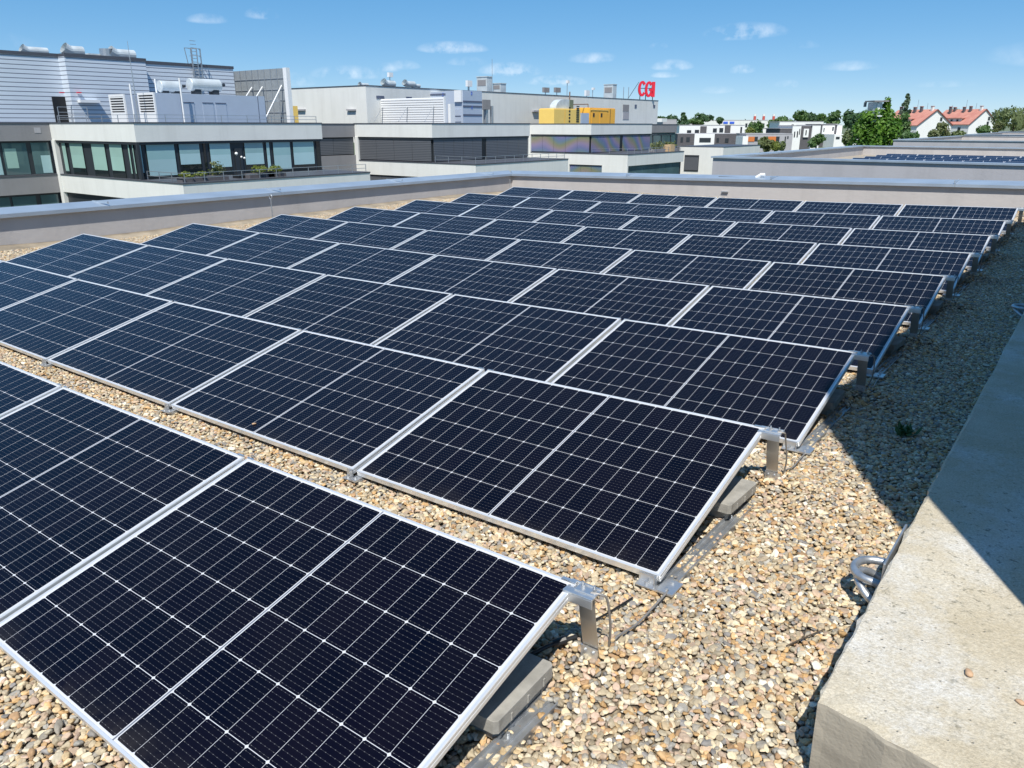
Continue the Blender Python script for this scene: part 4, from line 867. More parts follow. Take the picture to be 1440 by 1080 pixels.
# far wooded skyline: one mass that nobody could count
wd_ = MB(); rs = random.Random(77)
for i in range(60):
    px = -150+i*30; Rf = rs.uniform(700, 950); c = pt(px, 176, Rf); c.z = pt(px, 178, Rf).z; leaves(wd_, c, (16, 16, rs.uniform(5, 8)), 90, 2.6, rs, 6, hole=0)
tag(wd_.build('far_woods', LEAF['dark'], None), 'dark line of far woods along the horizon', 'woods', None, 'stuff')

# ------------------------------------------------------------------ solar cell sheet
PL, PW, PITCH, TILT, GAP = 1.722, 1.134, 1.7142, .2520, .0308
def cells():
    m = bpy.data.materials.new('solar_cells'); m.use_nodes = True; t = m.node_tree; b = t.nodes['Principled BSDF']
    co = N(t, 'ShaderNodeTexCoord'); sp = N(t, 'ShaderNodeSeparateXYZ'); t.links.new(co.outputs['Object'], sp.inputs[0])
    u, v = sp.outputs[0], sp.outputs[1]
    mid = PL/2
    au = math_(t, 'SUBTRACT', math_(t, 'ABSOLUTE', math_(t, 'SUBTRACT', u, mid)), .0065)      # distance from the middle gap
    cu_, cv_ = .0927, .1836
    iu = math_(t, 'DIVIDE', au, cu_); fu = math_(t, 'MULTIPLY', math_(t, 'FRACT', iu), cu_)
    iv = math_(t, 'DIVIDE', math_(t, 'SUBTRACT', v, .0165), cv_); fv = math_(t, 'MULTIPLY', math_(t, 'FRACT', iv), cv_)
    du = math_(t, 'MINIMUM', fu, math_(t, 'SUBTRACT', cu_, fu))
    dv = math_(t, 'MINIMUM', fv, math_(t, 'SUBTRACT', cv_, fv))
    lu = math_(t, 'LESS_THAN', du, .0007); lv = math_(t, 'LESS_THAN', dv, .0010)
    ch = math_(t, 'LESS_THAN', math_(t, 'ADD', du, dv), .0072)                                 # chamfered corners
    gapm = math_(t, 'LESS_THAN', au, 0.0)
    rib = math_(t, 'MULTIPLY', gapm, math_(t, 'LESS_THAN', au, -.0032))                     # ribbon in the middle gap
    inn = math_(t, 'MULTIPLY', math_(t, 'LESS_THAN', au, cu_*9), math_(t, 'MULTIPLY', math_(t, 'GREATER_THAN', v, .0165), math_(t, 'LESS_THAN', v, .0165+6*cv_)))
    w = math_(t, 'MAXIMUM', math_(t, 'MAXIMUM', lu, lv), math_(t, 'MAXIMUM', ch, gapm))
    w = math_(t, 'MAXIMUM', w, math_(t, 'SUBTRACT', 1.0, inn))
    # ten busbars per cell with solder pads
    fb = math_(t, 'ABSOLUTE', math_(t, 'SUBTRACT', math_(t, 'FRACT', math_(t, 'MULTIPLY', fv, 10/cv_)), .5))
    bus = math_(t, 'LESS_THAN', fb, .026)
    fp = math_(t, 'ABSOLUTE', math_(t, 'SUBTRACT', math_(t, 'FRACT', math_(t, 'MULTIPLY', fu, 5/cu_)), .5))
    pad = math_(t, 'MULTIPLY', math_(t, 'LESS_THAN', fb, .05), math_(t, 'LESS_THAN', fp, .09))
    # each cell its own shade, each panel its own shade
    cid = N(t, 'ShaderNodeCombineXYZ'); t.links.new(math_(t, 'FLOOR', iu), cid.inputs[0]); t.links.new(math_(t, 'FLOOR', iv), cid.inputs[1])
    oi = N(t, 'ShaderNodeObjectInfo'); t.links.new(math_(t, 'ADD', math_(t, 'MULTIPLY', oi.outputs['Random'], 50), math_(t, 'MULTIPLY', math_(t, 'LESS_THAN', u, mid), 7)), cid.inputs[2])
    wn = N(t, 'ShaderNodeTexWhiteNoise', noise_dimensions='3D'); t.links.new(cid.outputs[0], wn.inputs['Vector'])
    c = mixc(t, wn.outputs['Value'], (.0012, .0013, .0060), (.0030, .0022, .0072))
    c = mixc(t, math_(t, 'MULTIPLY', oi.outputs['Random'], .6), c, (.0035, .0048, .0135))
    c = mixc(t, math_(t, 'MULTIPLY', bus, .075), c, (.40, .41, .43))
    c = mixc(t, math_(t, 'MULTIPLY', pad, .18), c, (.55, .55, .55))
    dn = N(t, 'ShaderNodeTexNoise'); dn.inputs['Scale'].default_value = 5; dn.inputs['Detail'].default_value = 9; dn.inputs['Roughness'].default_value = .72
    dvv = N(t, 'ShaderNodeVectorMath', operation='ADD'); t.links.new(co.outputs['Object'], dvv.inputs[0])
    dof = N(t, 'ShaderNodeCombineXYZ'); t.links.new(math_(t, 'MULTIPLY', oi.outputs['Random'], 90), dof.inputs[2]); t.links.new(dof.outputs[0], dvv.inputs[1]); t.links.new(dvv.outputs[0], dn.inputs['Vector'])
    low = math_(t, 'SUBTRACT', 1.0, math_(t, 'MULTIPLY', v, 9), clamp=True)                      # dirt gathers along the lower edge
    dust = math_(t, 'MULTIPLY', math_(t, 'MULTIPLY_ADD', dn.outputs['Fac'], 3, -1.2, clamp=True), math_(t, 'MULTIPLY_ADD', low, .05, .006))
    c = mixc(t, w, c, (.54, .55, .58))
    c = mixc(t, math_(t, 'MULTIPLY', rib, .85), c, (.07, .085, .12))
    c = mixc(t, dust, c, (.42, .37, .30))
    t.links.new(c, b.inputs['Base Color'])
    b.inputs['Roughness'].default_value = .5; b.inputs['Specular IOR Level'].default_value = 0.0
    b.inputs['Coat Weight'].default_value = 1.0; b.inputs['Coat Roughness'].default_value = .11; b.inputs['Coat IOR'].default_value = 1.25
    # dust film on the glass
    n = N(t, 'ShaderNodeTexNoise'); n.inputs['Scale'].default_value = 3; n.inputs['Detail'].default_value = 8; n.inputs['Roughness'].default_value = .7
    t.links.new(co.outputs['Object'], n.inputs['Vector'])
    t.links.new(math_(t, 'MULTIPLY_ADD', n.outputs['Fac'], .05, .03), b.inputs['Coat Roughness'])
    return m
M['cells'] = cells()

def roofz(row, x):
    return .01*(.1898*row**2 + .02369*row**3 + .14789*x**2 + .09712*x*row)
GZ = -.062
def gz(x, y):
    # the roof falls to the gutters beyond the array
    fy = y-math.floor(y/PITCH)*PITCH
    heap = .085*math.exp(-((fy-1.17)/.17)**2-((x-.05)/.22)**2) if y > 0 else 0.0        # gravel heaped round each foot
    return GZ + heap + roofz(min(max(y, 0)/PITCH, 8.4), min(max(x, -10.5), 3)) - .047*max(0, -10.5-x)

# ------------------------------------------------------------------ the array
ORD = ['nearest', 'second', 'third', 'fourth', 'fifth', 'sixth', 'seventh', 'eighth', 'ninth and farthest']
POS = ['end panel beside the gravel walkway', 'second from the gravel walkway', 'third from the gravel walkway', 'third from the left parapet end', 'second from the left parapet end', 'last panel towards the left parapet']
def make_panel():
    p = thing('solar_panel', 'x', 'solar panel', 'solar panels in nine rows on the gravel roof')
    fr = MB(); w, h = .0095, .030
    fr.box(0, PL, 0, w, -h, 0); fr.box(0, PL, PW-w, PW, -h, 0); fr.box(0, w, w, PW-w, -h, 0); fr.box(PL-w, PL, w, PW-w, -h, 0)
    fr.box(w, PL-w, w, w+.018, -h, -h+.002); fr.box(w, PL-w, PW-w-.018, PW-w, -h, -h+.002)
    # groove along each short side of the profile
    fr.box(-.0012, 0, .002, PW-.002, -.011, -.002); fr.box(PL, PL+.0012, .002, PW-.002, -.011, -.002); fr.box(-.0012, 0, .002, PW-.002, -h, -.016); fr.box(PL, PL+.0012, .002, PW-.002, -h, -.016)
    fr.build('frame', M['alu_edge'], p, bevel=.0012)
    bx(w, PL-w, w, PW-w, -.0075, -.0022).build('cell_sheet', M['cells'], p)
    bx(PL/2-.06, PL/2+.06, PW/2-.03, PW/2+.03, -.024, -.0078).build('junction_box', M['black'], p)
    return p
proto = make_panel()
def prow(row, n):
    x1 = -n*(PL+GAP) - .00132*row; x0 = x1-PL
    a = Vector((x0, row*PITCH, roofz(row, x0))); b = Vector((x1, row*PITCH, roofz(row, x1)))
    ex = (b-a).normalized(); ev = Vector((0, math.cos(TILT), math.sin(TILT))); ev = (ev-ex*ev.dot(ex)).normalized(); en = ex.cross(ev)
    return Matrix(((ex.x, ev.x, en.x, a.x), (ex.y, ev.y, en.y, a.y), (ex.z, ev.z, en.z, a.z), (0, 0, 0, 1)))
prng = random.Random(3)
for row in range(9):
    for n in range(6):
        o = proto if (row, n) == (0, 0) else copy_tree(proto)
        o.matrix_world = prow(row, n) @ Matrix.Rotation(prng.gauss(0, .0012), 4, 'X') @ Matrix.Rotation(prng.gauss(0, .0006), 4, 'Y')
        if (row, n) != (0, 0): roof_objs.append(o)
        o['label'] = f'dark solar panel in the {ORD[row]} row, {POS[n]}'
roof_objs.append(proto)
def place(o, m, label):
    o.matrix_world = m; o['label'] = label; roof_objs.append(o)

# mounting frames: one under every joint of two panels; the walkway end shows most of it
TOPY, TOPZ = PW*math.cos(TILT), PW*math.sin(TILT)
def make_mount(end):
    p = thing('mounting_frame', 'x', 'mounting frame', 'aluminium mounting frames under the panel joints')
    # origin: lower corner of the panel's frame, x to the right
    c = MB(); c.box(-.02, .088, TOPY-.048, TOPY+.026, TOPZ-.012, TOPZ-.006); c.box(-.02, .088, TOPY-.048, TOPY-.043, TOPZ-.042, TOPZ-.012)
    c.box(-.02, .088, TOPY+.006, TOPY+.012, TOPZ-.006, TOPZ+.004); c.box(.012, .090, TOPY-.030, TOPY+.018, TOPZ-.006, TOPZ-.001)
    if not end:
        c = MB(); c.box(-.048, .048, TOPY-.034, TOPY+.008, TOPZ-.040, TOPZ-.034)
    k = c.build('top_clamp', M['alu'], p, bevel=.0015)
    for bxp in (.030, .072) if end else ():
        MB().tube([(bxp, TOPY-.006, TOPZ-.001), (bxp, TOPY-.006, TOPZ+.008)], .0075, 6).tube([(bxp, TOPY-.006, TOPZ+.008), (bxp, TOPY-.006, TOPZ+.018)], .0038, 8).build('bolt', M['galv'], k)
    if end: MB().box(-.050, .002, TOPY-.009, TOPY+.0055, TOPZ+.0005, TOPZ+.0035).build('hook', M['alu'], p)
    else:
        for s0, s1 in ((-.058, -.014), (.014, .058)): MB().box(s0, s1, TOPY-.006, TOPY+.0045, TOPZ+.0008, TOPZ+.0032).build('hook', M['alu'], p)
    # bent strip post, foot set back towards the next row
    ps = MB(); pts = [(TOPY-.016, TOPZ-.014), (TOPY-.014, TOPZ-.05), (TOPY-.004, TOPZ-.12), (TOPY+.012, TOPZ-.20), (TOPY+.030, TOPZ-.31)]
    vs = []
    for y, z in pts: vs += [(.020, y, z), (.078, y, z), (.078, y+.004, z), (.020, y+.004, z)]
    fs = [(3, 2, 1, 0), (16, 17, 18, 19)]
    for i in range(4):
        for j in range(4): fs.append((i*4+j, i*4+(j+1) % 4, i*4+4+(j+1) % 4, i*4+4+j))
    ps.add(vs, fs).build('post', M['steel_post'], p)
    f = MB(); yb, zb = TOPY+.018, TOPZ-.225
    f.box(.018, .080, yb-.010, yb-.005, zb-.075, zb+.000); f.box(.018, .080, yb-.045, yb-.010, zb-.075, zb-.070)
    ft = f.build('foot_bracket', M['alu'], p)
    for q in (.034, .064): MB().tube([(q, yb-.016, zb-.015), (q, yb-.002, zb-.015)], .006, 6).build('bolt', M['galv'], ft)
    l = MB(); sx = 1.0 if end else .62
    l.box(-.085*sx, .075*sx, -.040, -.004, -.046, -.040); l.box(-.085*sx, -.010, -.0065, -.0025, -.040, -.004); l.box(.004, .075*sx, -.0395, .060, -.0398, -.035)
    l.box(-.010, -.006, -.030, -.003, -.040, .003)
    lc = l.build('low_clip', M['alu'], p, bevel=.0012)
    for q in ((-.045*sx, -.022), (.040*sx, -.018), (.040*sx, .035)): MB().tube([(q[0], q[1], -.040), (q[0], q[1], -.026)], .007, 6).build('bolt', M['galv'], lc)
    r = MB()
    # rail: shallow channel half buried in the gravel
    z0 = GZ+.006; x0 = -.02
    r.box(x0, x0+.066, -.02, TOPY+.10, z0-.03, z0); r.box(x0, x0+.005, -.02, TOPY+.10, z0, z0+.014); r.box(x0+.061, x0+.066, -.02, TOPY+.10, z0, z0+.014); r.box(x0+.028, x0+.036, -.02, TOPY+.10, z0, z0+.008)
    r.box(x0+.012, x0+.07, -.015, .03, z0+.0, -.046)
    rl = r.build('rail', M['galv'], p)
    MB().tube([(x0+.022, .735, z0), (x0+.022, .735, z0+.006)], .016, 10).tube([(x0+.022, .735, z0+.006), (x0+.022, .735, z0+.02)], .006, 8).build('bolt', M['galv'], rl)
    return p
mount, inner = make_mount(True), make_mount(False)
used = set()
for row in range(9):
    for n in range(7 if row < 3 else 1):
        src = inner if n else mount
        o = copy_tree(src) if src in used else src; used.add(src)
        x = -n*(PL+GAP)+(GAP/2 if n else 0)
        m = Matrix.Translation((x-.0013*row, row*PITCH, roofz(row, x)))
        lab = (f'aluminium clamp, strip post and rail at the walkway end, {ORD[row]} panel row' if n == 0 else
               f'aluminium support at the {["", "first", "second", "third", "fourth", "fifth", "sixth"][n]} joint from the walkway, {ORD[row]} panel row')
        place(o, m, lab)

# ballast blocks: two flat pavers stacked on the rail at the walkway end of each row
def paver(name, l, w, h, seed):
    rn = random.Random(seed); b = MB()
    ch = .012
    b.prism([(0, ch), (ch, 0), (w-ch, 0), (w, ch), (w, l-ch), (w-ch, l), (ch, l), (0, l-ch)], 0, h)
    for i in range(3):                       # spacer nibs cast on the side
        y = l*(.22+.28*i); b.box(w, w+.004, y, y+.010, .004, h-.014)
    return b
for row in range(9):
    for k in range(2):
        x = -.135+.01*k; y = row*PITCH+(.70-.03*k); z = gz(0, y)
        dx = [0, .012, -.01, .0, .02, -.01, .01, 0, .015][row]
        b = paver('b', .30+.02*k, .115+.015*k, .046, row*2+k)
        o = b.build('ballast_block', M['paver'], None, bevel=.004)
        place(o, Matrix.Translation((x+dx, y, z+.008+(.0465*k))) @ Matrix.Rotation(R([2, -1, 1.5, -2, 0, 1, -1, 2, 0][row]*(k+.4)), 4, 'Z'),
              f'{"upper" if k else "lower"} concrete ballast block under the end of the {ORD[row]} panel row')
        tag(o, None, 'concrete block', 'concrete ballast blocks at the walkway end of the rows')

# earthing wires from each clamp down to the gravel and up to the next row's clip
def bez(p, n=10):
    p = [Vector(q) for q in p]; out = []
    for i in range(len(p)-1):
        a, b = p[i], p[i+1]; t0 = (p[i+1]-p[max(i-1, 0)])*.5; t1 = (p[min(i+2, len(p)-1)]-a)*.5
        for k in range(n):
            s = k/n; out.append((2*s**3-3*s*s+1)*a+(s**3-2*s*s+s)*t0+(-2*s**3+3*s*s)*b+(s**3-s*s)*t1)
    return out+[p[-1]]
for row in range(9):
    rw = random.Random(row); j = lambda s: rw.uniform(-s, s)
    pts = [(.066, TOPY-.02, TOPZ-.002), (.096, TOPY-.008, TOPZ-.004), (.103+j(.008), TOPY+.012, TOPZ-.03), (.094+j(.01), TOPY+.055, TOPZ-.16), (.080+j(.008), TOPY+.085, TOPZ-.25), (.072+j(.008), TOPY+.12, TOPZ-.272),
           (.066+j(.01), TOPY+.17, TOPZ-.268), (.062+j(.012), TOPY+.32, TOPZ-.305), (.050+j(.01), TOPY+.46, TOPZ-.310), (.046, PITCH-.015, -.036)]
    if row == 8: pts = pts[:7]
    o = MB().tube(bez(pts, 8), .0042, 7).build('earthing_wire', M['wire'], None, smooth=True)
    place(o, Matrix.Translation((0, row*PITCH, roofz(row, 0))), f'thin grey earthing wire looping from the {ORD[row]} row clamp down to the gravel')
    tag(o, None, 'wire', 'earthing wires between the panel rows')

# small finds on the gravel
def ground_pt(x, y, dz=0): return Vector((x, y, gz(x, y)+dz))
cb = MB().tube(bez([ground_pt(-.45, .86, .03), ground_pt(-.2, .97, .03), ground_pt(-.085, 1.10, .03), ground_pt(-.03, 1.16, .024)], 6), .007, 8)
cb.tube([ground_pt(-.085, 1.10, .03), ground_pt(-.055, 1.132, .027)], .014, 10)
tag(cb.build('cable', M['black'], None, roof=True), 'black connector cable poking out from under the nearest panel', 'cable')
cb = MB().tube(bez([ground_pt(-.075, 1.30, .018), ground_pt(-.07, 1.38, .02), ground_pt(-.062, 1.47, .02), ground_pt(-.045, 1.58, .02)], 6), .004, 7)
tag(cb.build('cable', M['black'], None, roof=True), 'thin black cable lying on the gravel behind the nearest post', 'cable')
tw = MB().tube([ground_pt(.52, 1.64, .014), ground_pt(.56, 1.72, .020), ground_pt(.60, 1.80, .022)], .0026, 5).tube([ground_pt(.555, 1.715, .02), ground_pt(.545, 1.78, .03)], .0018, 5)
tag(tw.build('twig', M['trunk'], None, roof=True), 'dark forked twig lying on the gravel near the concrete plinth', 'twig')
wd = MB(); rw = random.Random(5)
wx, wy = .42, 4.05
for i in range(46):
    a = rw.uniform(0, 6.28); L_ = rw.uniform(.03, .085); w_ = rw.uniform(.008, .016); e = rw.uniform(.2, 1.2)
    p = ground_pt(wx+rw.gauss(0, .025), wy+rw.gauss(0, .03), .005); d = Vector((math.cos(a)*math.cos(e), math.sin(a)*math.cos(e), math.sin(e)))
    s_ = Vector((-math.sin(a), math.cos(a), 0))
    wd.add([p, p+d*L_*.5+s_*w_, p+d*L_, p+d*L_*.5-s_*w_], [(0, 1, 2, 3)])
M['weed'] = mat('weed_leaf', (.05, .12, .03), .6, 0, .4, 30)
tag(wd.build('weed', M['weed'], None, roof=True), 'small green weed growing in the shaded gravel', 'plant')

# ------------------------------------------------------------------ gravel: base sheet and pebbles
def gravel_base():
    m = bpy.data.materials.new('gravel_bed'); m.use_nodes = True; t = m.node_tree; b = t.nodes['Principled BSDF']; b.inputs['Roughness'].default_value = .95
    co = N(t, 'ShaderNodeTexCoord'); v = N(t, 'ShaderNodeTexVoronoi'); v.inputs['Scale'].default_value = 42; t.links.new(co.outputs['Object'], v.inputs['Vector'])
    r = N(t, 'ShaderNodeValToRGB'); s = N(t, 'ShaderNodeSeparateColor'); t.links.new(v.outputs['Color'], s.inputs[0]); t.links.new(s.outputs[0], r.inputs[0])
    e = r.color_ramp.elements; e[0].color = (.22, .18, .13, 1); e[1].color = (.56, .46, .33, 1)
    for p, c in ((.3, (.42, .33, .21)), (.6, (.34, .30, .24)), (.8, (.48, .36, .22))): e.new(p).color = (*c, 1)
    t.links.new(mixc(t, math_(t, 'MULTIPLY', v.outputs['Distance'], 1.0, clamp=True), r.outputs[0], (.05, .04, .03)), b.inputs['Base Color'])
    bp = N(t, 'ShaderNodeBump'); bp.inputs['Distance'].default_value = .02; bp.inputs['Strength'].default_value = .9; bp.invert = True
    t.links.new(v.outputs['Distance'], bp.inputs['Height']); t.links.new(bp.outputs[0], b.inputs['Normal'])
    return m
g = MB(); xs = np.concatenate([np.linspace(-14.4, -.6, 30), np.linspace(-.5, .7, 25), np.linspace(1, 7, 8)]); ys = np.concatenate([np.linspace(-9, -.2, 12), np.linspace(0, 19.6, 246)])
for y in ys:
    for x in xs: g.v.append((x, y, gz(x, y)-.012))
nx = len(xs)
for j in range(len(ys)-1):
    for i in range(nx-1): g.f.append((j*nx+i, j*nx+i+1, (j+1)*nx+i+1, (j+1)*nx+i))
tag(g.build('roof_ground', gravel_base(), None, smooth=True, roof=True), 'flat roof bed of gravel', None, None, 'structure')

def pebbles():
    m = bpy.data.materials.new('pebbles'); m.use_nodes = True; t = m.node_tree; b = t.nodes['Principled BSDF']
    b.inputs['Roughness'].default_value = .72; b.inputs['Specular IOR Level'].default_value = .35
    oi = N(t, 'ShaderNodeObjectInfo'); r = N(t, 'ShaderNodeValToRGB'); t.links.new(oi.outputs['Random'], r.inputs[0]); r.color_ramp.interpolation = 'CONSTANT'
    pal = [(.58, .45, .28), (.47, .35, .20), (.62, .54, .40), (.38, .31, .21), (.50, .37, .26), (.31, .28, .23), (.58, .49, .34), (.50, .32, .15), (.43, .36, .25), (.72, .66, .54),
           (.38, .24, .13), (.56, .46, .31), (.24, .225, .21), (.58, .38, .19), (.44, .33, .24), (.48, .42, .31), (.50, .37, .28), (.38, .31, .22), (.66, .55, .37), (.36, .34, .30)]
    e = r.color_ramp.elements; e[0].color = (*pal[0], 1); e[1].position = 1/len(pal); e[1].color = (*pal[1], 1)
    for i in range(2, len(pal)): e.new(i/len(pal)).color = (*pal[i], 1)
    co = N(t, 'ShaderNodeTexCoord'); n = N(t, 'ShaderNodeTexNoise'); n.inputs['Scale'].default_value = 1.7; n.inputs['Detail'].default_value = 6
    t.links.new(co.outputs['Object'], n.inputs['Vector'])
    # second hash for brightness
    h = math_(t, 'FRACT', math_(t, 'MULTIPLY', oi.outputs['Random'], 917.3))
    f = math_(t, 'MULTIPLY_ADD', h, .42, .76); f = math_(t, 'MULTIPLY', f, math_(t, 'MULTIPLY_ADD', n.outputs['Fac'], .7, .65))
    c = N(t, 'ShaderNodeCombineColor')
    for i in range(3): t.links.new(f, c.inputs[i])
    t.links.new(mixc(t, 1.0, r.outputs[0], c.outputs[0], 'MULTIPLY'), b.inputs['Base Color'])
    return m
def scatter(x0, x1, y0, y1, sp, jit, keep=1.0, dz=0.0, skip=True):
    nx_, ny_ = int((x1-x0)/sp), int((y1-y0)/sp)
    X, Y = np.meshgrid(np.arange(nx_), np.arange(ny_)); X = X+(Y % 2)*.5
    X = x0+X.ravel()*sp; Y = y0+Y.ravel()*sp
    X = X+rng.uniform(-jit, jit, X.size); Y = Y+rng.uniform(-jit, jit, Y.size)
    k = rng.random(X.size) < keep
    if skip:                                   # nothing under the middle of a panel, inside the plinth
        fy = Y-np.floor(Y/PITCH)*PITCH
        k &= ~((X < -.45) & (X > -10.7) & (fy > .28) & (fy < .80) & (Y > 0))
        k &= ~((X > .757) & (Y > 1.11))
        k &= ~((X > -.028) & (X < .052) & (fy < .93) & (Y > 0) & ((np.sin(Y*9.1+2)+.7*np.sin(Y*23)+X*14 < .75) & (rng.random(X.size) < .85)))
    X, Y = X[k], Y[k]; row = np.maximum(Y, 0)/PITCH
    row = np.minimum(row, 8.4); Xc = np.clip(X, -10.5, 3)
    Z = GZ + .01*(.1898*row**2+.02369*row**3+.14789*Xc**2+.09712*Xc*row) - .047*np.maximum(0, -10.5-X) + .085*np.exp(-(((Y-np.floor(Y/PITCH)*PITCH)-1.17)/.17)**2-((X-.05)/.22)**2)*(Y > 0) + rng.uniform(-.008, .006, X.size)+dz
    return np.stack([X, Y, Z], 1)
P = np.concatenate([
    scatter(-1.3, .80, .30, 16.5, .0160, .008), scatter(-1.3, .9, .30, 6.0, .034, .017, .55, .007),
    scatter(-9.5, -1.3, .95, 1.85, .0175, .009), scatter(-9.5, -1.3, 1.0, 1.85, .036, .018, .5, .008),
    scatter(-3.4, -.1, -1.1, .28, .0175, .009), scatter(-3.4, -.1, -1.1, .28, .036, .018, .5, .008),
    scatter(-.1, .9, -.2, .30, .0175, .009),
    scatter(-13.6, -10.3, -1.0, 19.1, .028, .012, .95), scatter(-10.3, 3.0, 16.0, 19.2, .034, .014, .9), scatter(-10.3, -1.3, 2.6, 15.5, .034, .014, .9)])
me = bpy.data.meshes.new('gravel'); me.vertices.add(len(P)); me.vertices.foreach_set('co', P.astype(np.float32).ravel()); me.update()
gravel = bpy.data.objects.new('gravel', me); col.objects.link(gravel); roof_objs.append(gravel)
tag(gravel, 'loose beige and grey river pebbles covering the roof', 'gravel', None, 'stuff')
gt = bpy.data.node_groups.new('pebble_scatter', 'GeometryNodeTree')
gt.interface.new_socket('Geometry', in_out='INPUT', socket_type='NodeSocketGeometry'); gt.interface.new_socket('Geometry', in_out='OUTPUT', socket_type='NodeSocketGeometry')
gi, go = N(gt, 'NodeGroupInput'), N(gt, 'NodeGroupOutput')
join = N(gt, 'GeometryNodeJoinGeometry'); pm = pebbles()
for i in range(9):
    ic = N(gt, 'GeometryNodeMeshIcoSphere'); ic.inputs['Radius'].default_value = 1; ic.inputs['Subdivisions'].default_value = 3
    sp_ = N(gt, 'GeometryNodeSetPosition'); gt.links.new(ic.outputs[0], sp_.inputs['Geometry'])
    ps = N(gt, 'GeometryNodeInputPosition')
    va = N(gt, 'ShaderNodeVectorMath', operation='ADD'); gt.links.new(ps.outputs[0], va.inputs[0]); va.inputs[1].default_value = (i*7.3, i*3.1, i*5.7)
    # flats and blunt edges: scale the distance along the ray by a cellular + smooth field
    vo = N(gt, 'ShaderNodeTexVoronoi'); vo.inputs['Scale'].default_value = .85; gt.links.new(va.outputs[0], vo.inputs['Vector'])
    no = N(gt, 'ShaderNodeTexNoise'); no.inputs['Scale'].default_value = 1.1; no.inputs['Detail'].default_value = 2; gt.links.new(va.outputs[0], no.inputs['Vector'])
    s1 = math_(gt, 'MULTIPLY_ADD', no.outputs['Fac'], .9, .45); s1 = math_(gt, 'MULTIPLY_ADD', vo.outputs['Distance'], .55, s1)
    s1 = math_(gt, 'SUBTRACT', s1, .22)
    sc = N(gt, 'ShaderNodeVectorMath', operation='SCALE'); gt.links.new(ps.outputs[0], sc.inputs[0]); gt.links.new(s1, sc.inputs['Scale'])
    gt.links.new(sc.outputs[0], sp_.inputs['Position'])
    ss = N(gt, 'GeometryNodeSetShadeSmooth'); gt.links.new(sp_.outputs[0], ss.inputs['Geometry'])
    sm = N(gt, 'GeometryNodeSetMaterial'); sm.inputs['Material'].default_value = pm; gt.links.new(ss.outputs[0], sm.inputs['Geometry'])
    gti = N(gt, 'GeometryNodeGeometryToInstance'); gt.links.new(sm.outputs[0], gti.inputs[0]); gt.links.new(gti.outputs[0], join.inputs[0])
def rnd(ty, lo, hi, seed):
    n = N(gt, 'FunctionNodeRandomValue', data_type=ty)
    o = {'FLOAT': (2, 3), 'INT': (4, 5), 'FLOAT_VECTOR': (0, 1)}[ty]
    n.inputs[o[0]].default_value = lo; n.inputs[o[1]].default_value = hi; n.inputs['Seed'].default_value = seed
    return n.outputs[{'FLOAT_VECTOR': 0, 'FLOAT': 1, 'INT': 2}[ty]]
iop = N(gt, 'GeometryNodeInstanceOnPoints')
m2p = N(gt, 'GeometryNodeMeshToPoints')
gt.links.new(gi.outputs[0], m2p.inputs[0]); gt.links.new(m2p.outputs[0], iop.inputs['Points']); gt.links.new(join.outputs[0], iop.inputs['Instance'])
iop.inputs['Pick Instance'].default_value = True
gt.links.new(rnd('INT', 0, 8, 1), iop.inputs['Instance Index'])
gt.links.new(rnd('FLOAT_VECTOR', (-.5, -.5, 0), (.5, .5, 6.28), 2), iop.inputs['Rotation'])
sv = rnd('FLOAT_VECTOR', (.0085, .0072, .0050), (.0165, .0122, .0092), 3)
sf = rnd('FLOAT', .65, 1.0, 4); sf2 = math_(gt, 'POWER', rnd('FLOAT', 0, 1, 5), 6.0); sf = math_(gt, 'MULTIPLY_ADD', sf2, .75, sf)
vs_ = N(gt, 'ShaderNodeVectorMath', operation='SCALE'); gt.links.new(sv, vs_.inputs[0]); gt.links.new(sf, vs_.inputs['Scale'])
gt.links.new(vs_.outputs[0], iop.inputs['Scale'])
gt.links.new(iop.outputs[0], go.inputs[0])
gravel.modifiers.new('pebbles', 'NODES').node_group = gt

# single pebbles lying where they stand out: on a panel and on the plinth
M['peb'] = mat('tan_pebble', (.55, .36, .22), .75, 0, .3, 60)
def pebble(loc, s, label, seed=1):
    b = MB(); rs = random.Random(seed); n1, n2 = 7, 10
    b.v.append((0, 0, s*.45)); 
    for i in range(1, n1):
        for k in range(n2):
            a, c = math.pi*i/n1, 2*math.pi*k/n2; q = 1+.18*math.sin(2*c+seed)+.1*math.sin(3*c+a)
            b.v.append((s*math.sin(a)*math.cos(c)*q, s*.75*math.sin(a)*math.sin(c)*q, s*.45*math.cos(a)))
    b.v.append((0, 0, -s*.45)); L_ = len(b.v)-1
    for k in range(n2):
        b.f.append((0, 1+k, 1+(k+1) % n2)); b.f.append((L_, 1+(n1-2)*n2+(k+1) % n2, 1+(n1-2)*n2+k))
        for i in range(n1-2): b.f.append((1+i*n2+k, 1+(i+1)*n2+k, 1+(i+1)*n2+(k+1) % n2, 1+i*n2+(k+1) % n2))
    o = b.build('pebble', M['peb'], None, smooth=True); o.location = loc; o.rotation_euler = (0, 0, seed); roof_objs.append(o)
    return tag(o, label, 'pebble', 'stray pebbles off the gravel')
pm_ = prow(1, 1)
pebble(pm_ @ Vector((PL/2-.075, .075, .004)), .012, 'tan pebble lying on a panel of the second row', 1)

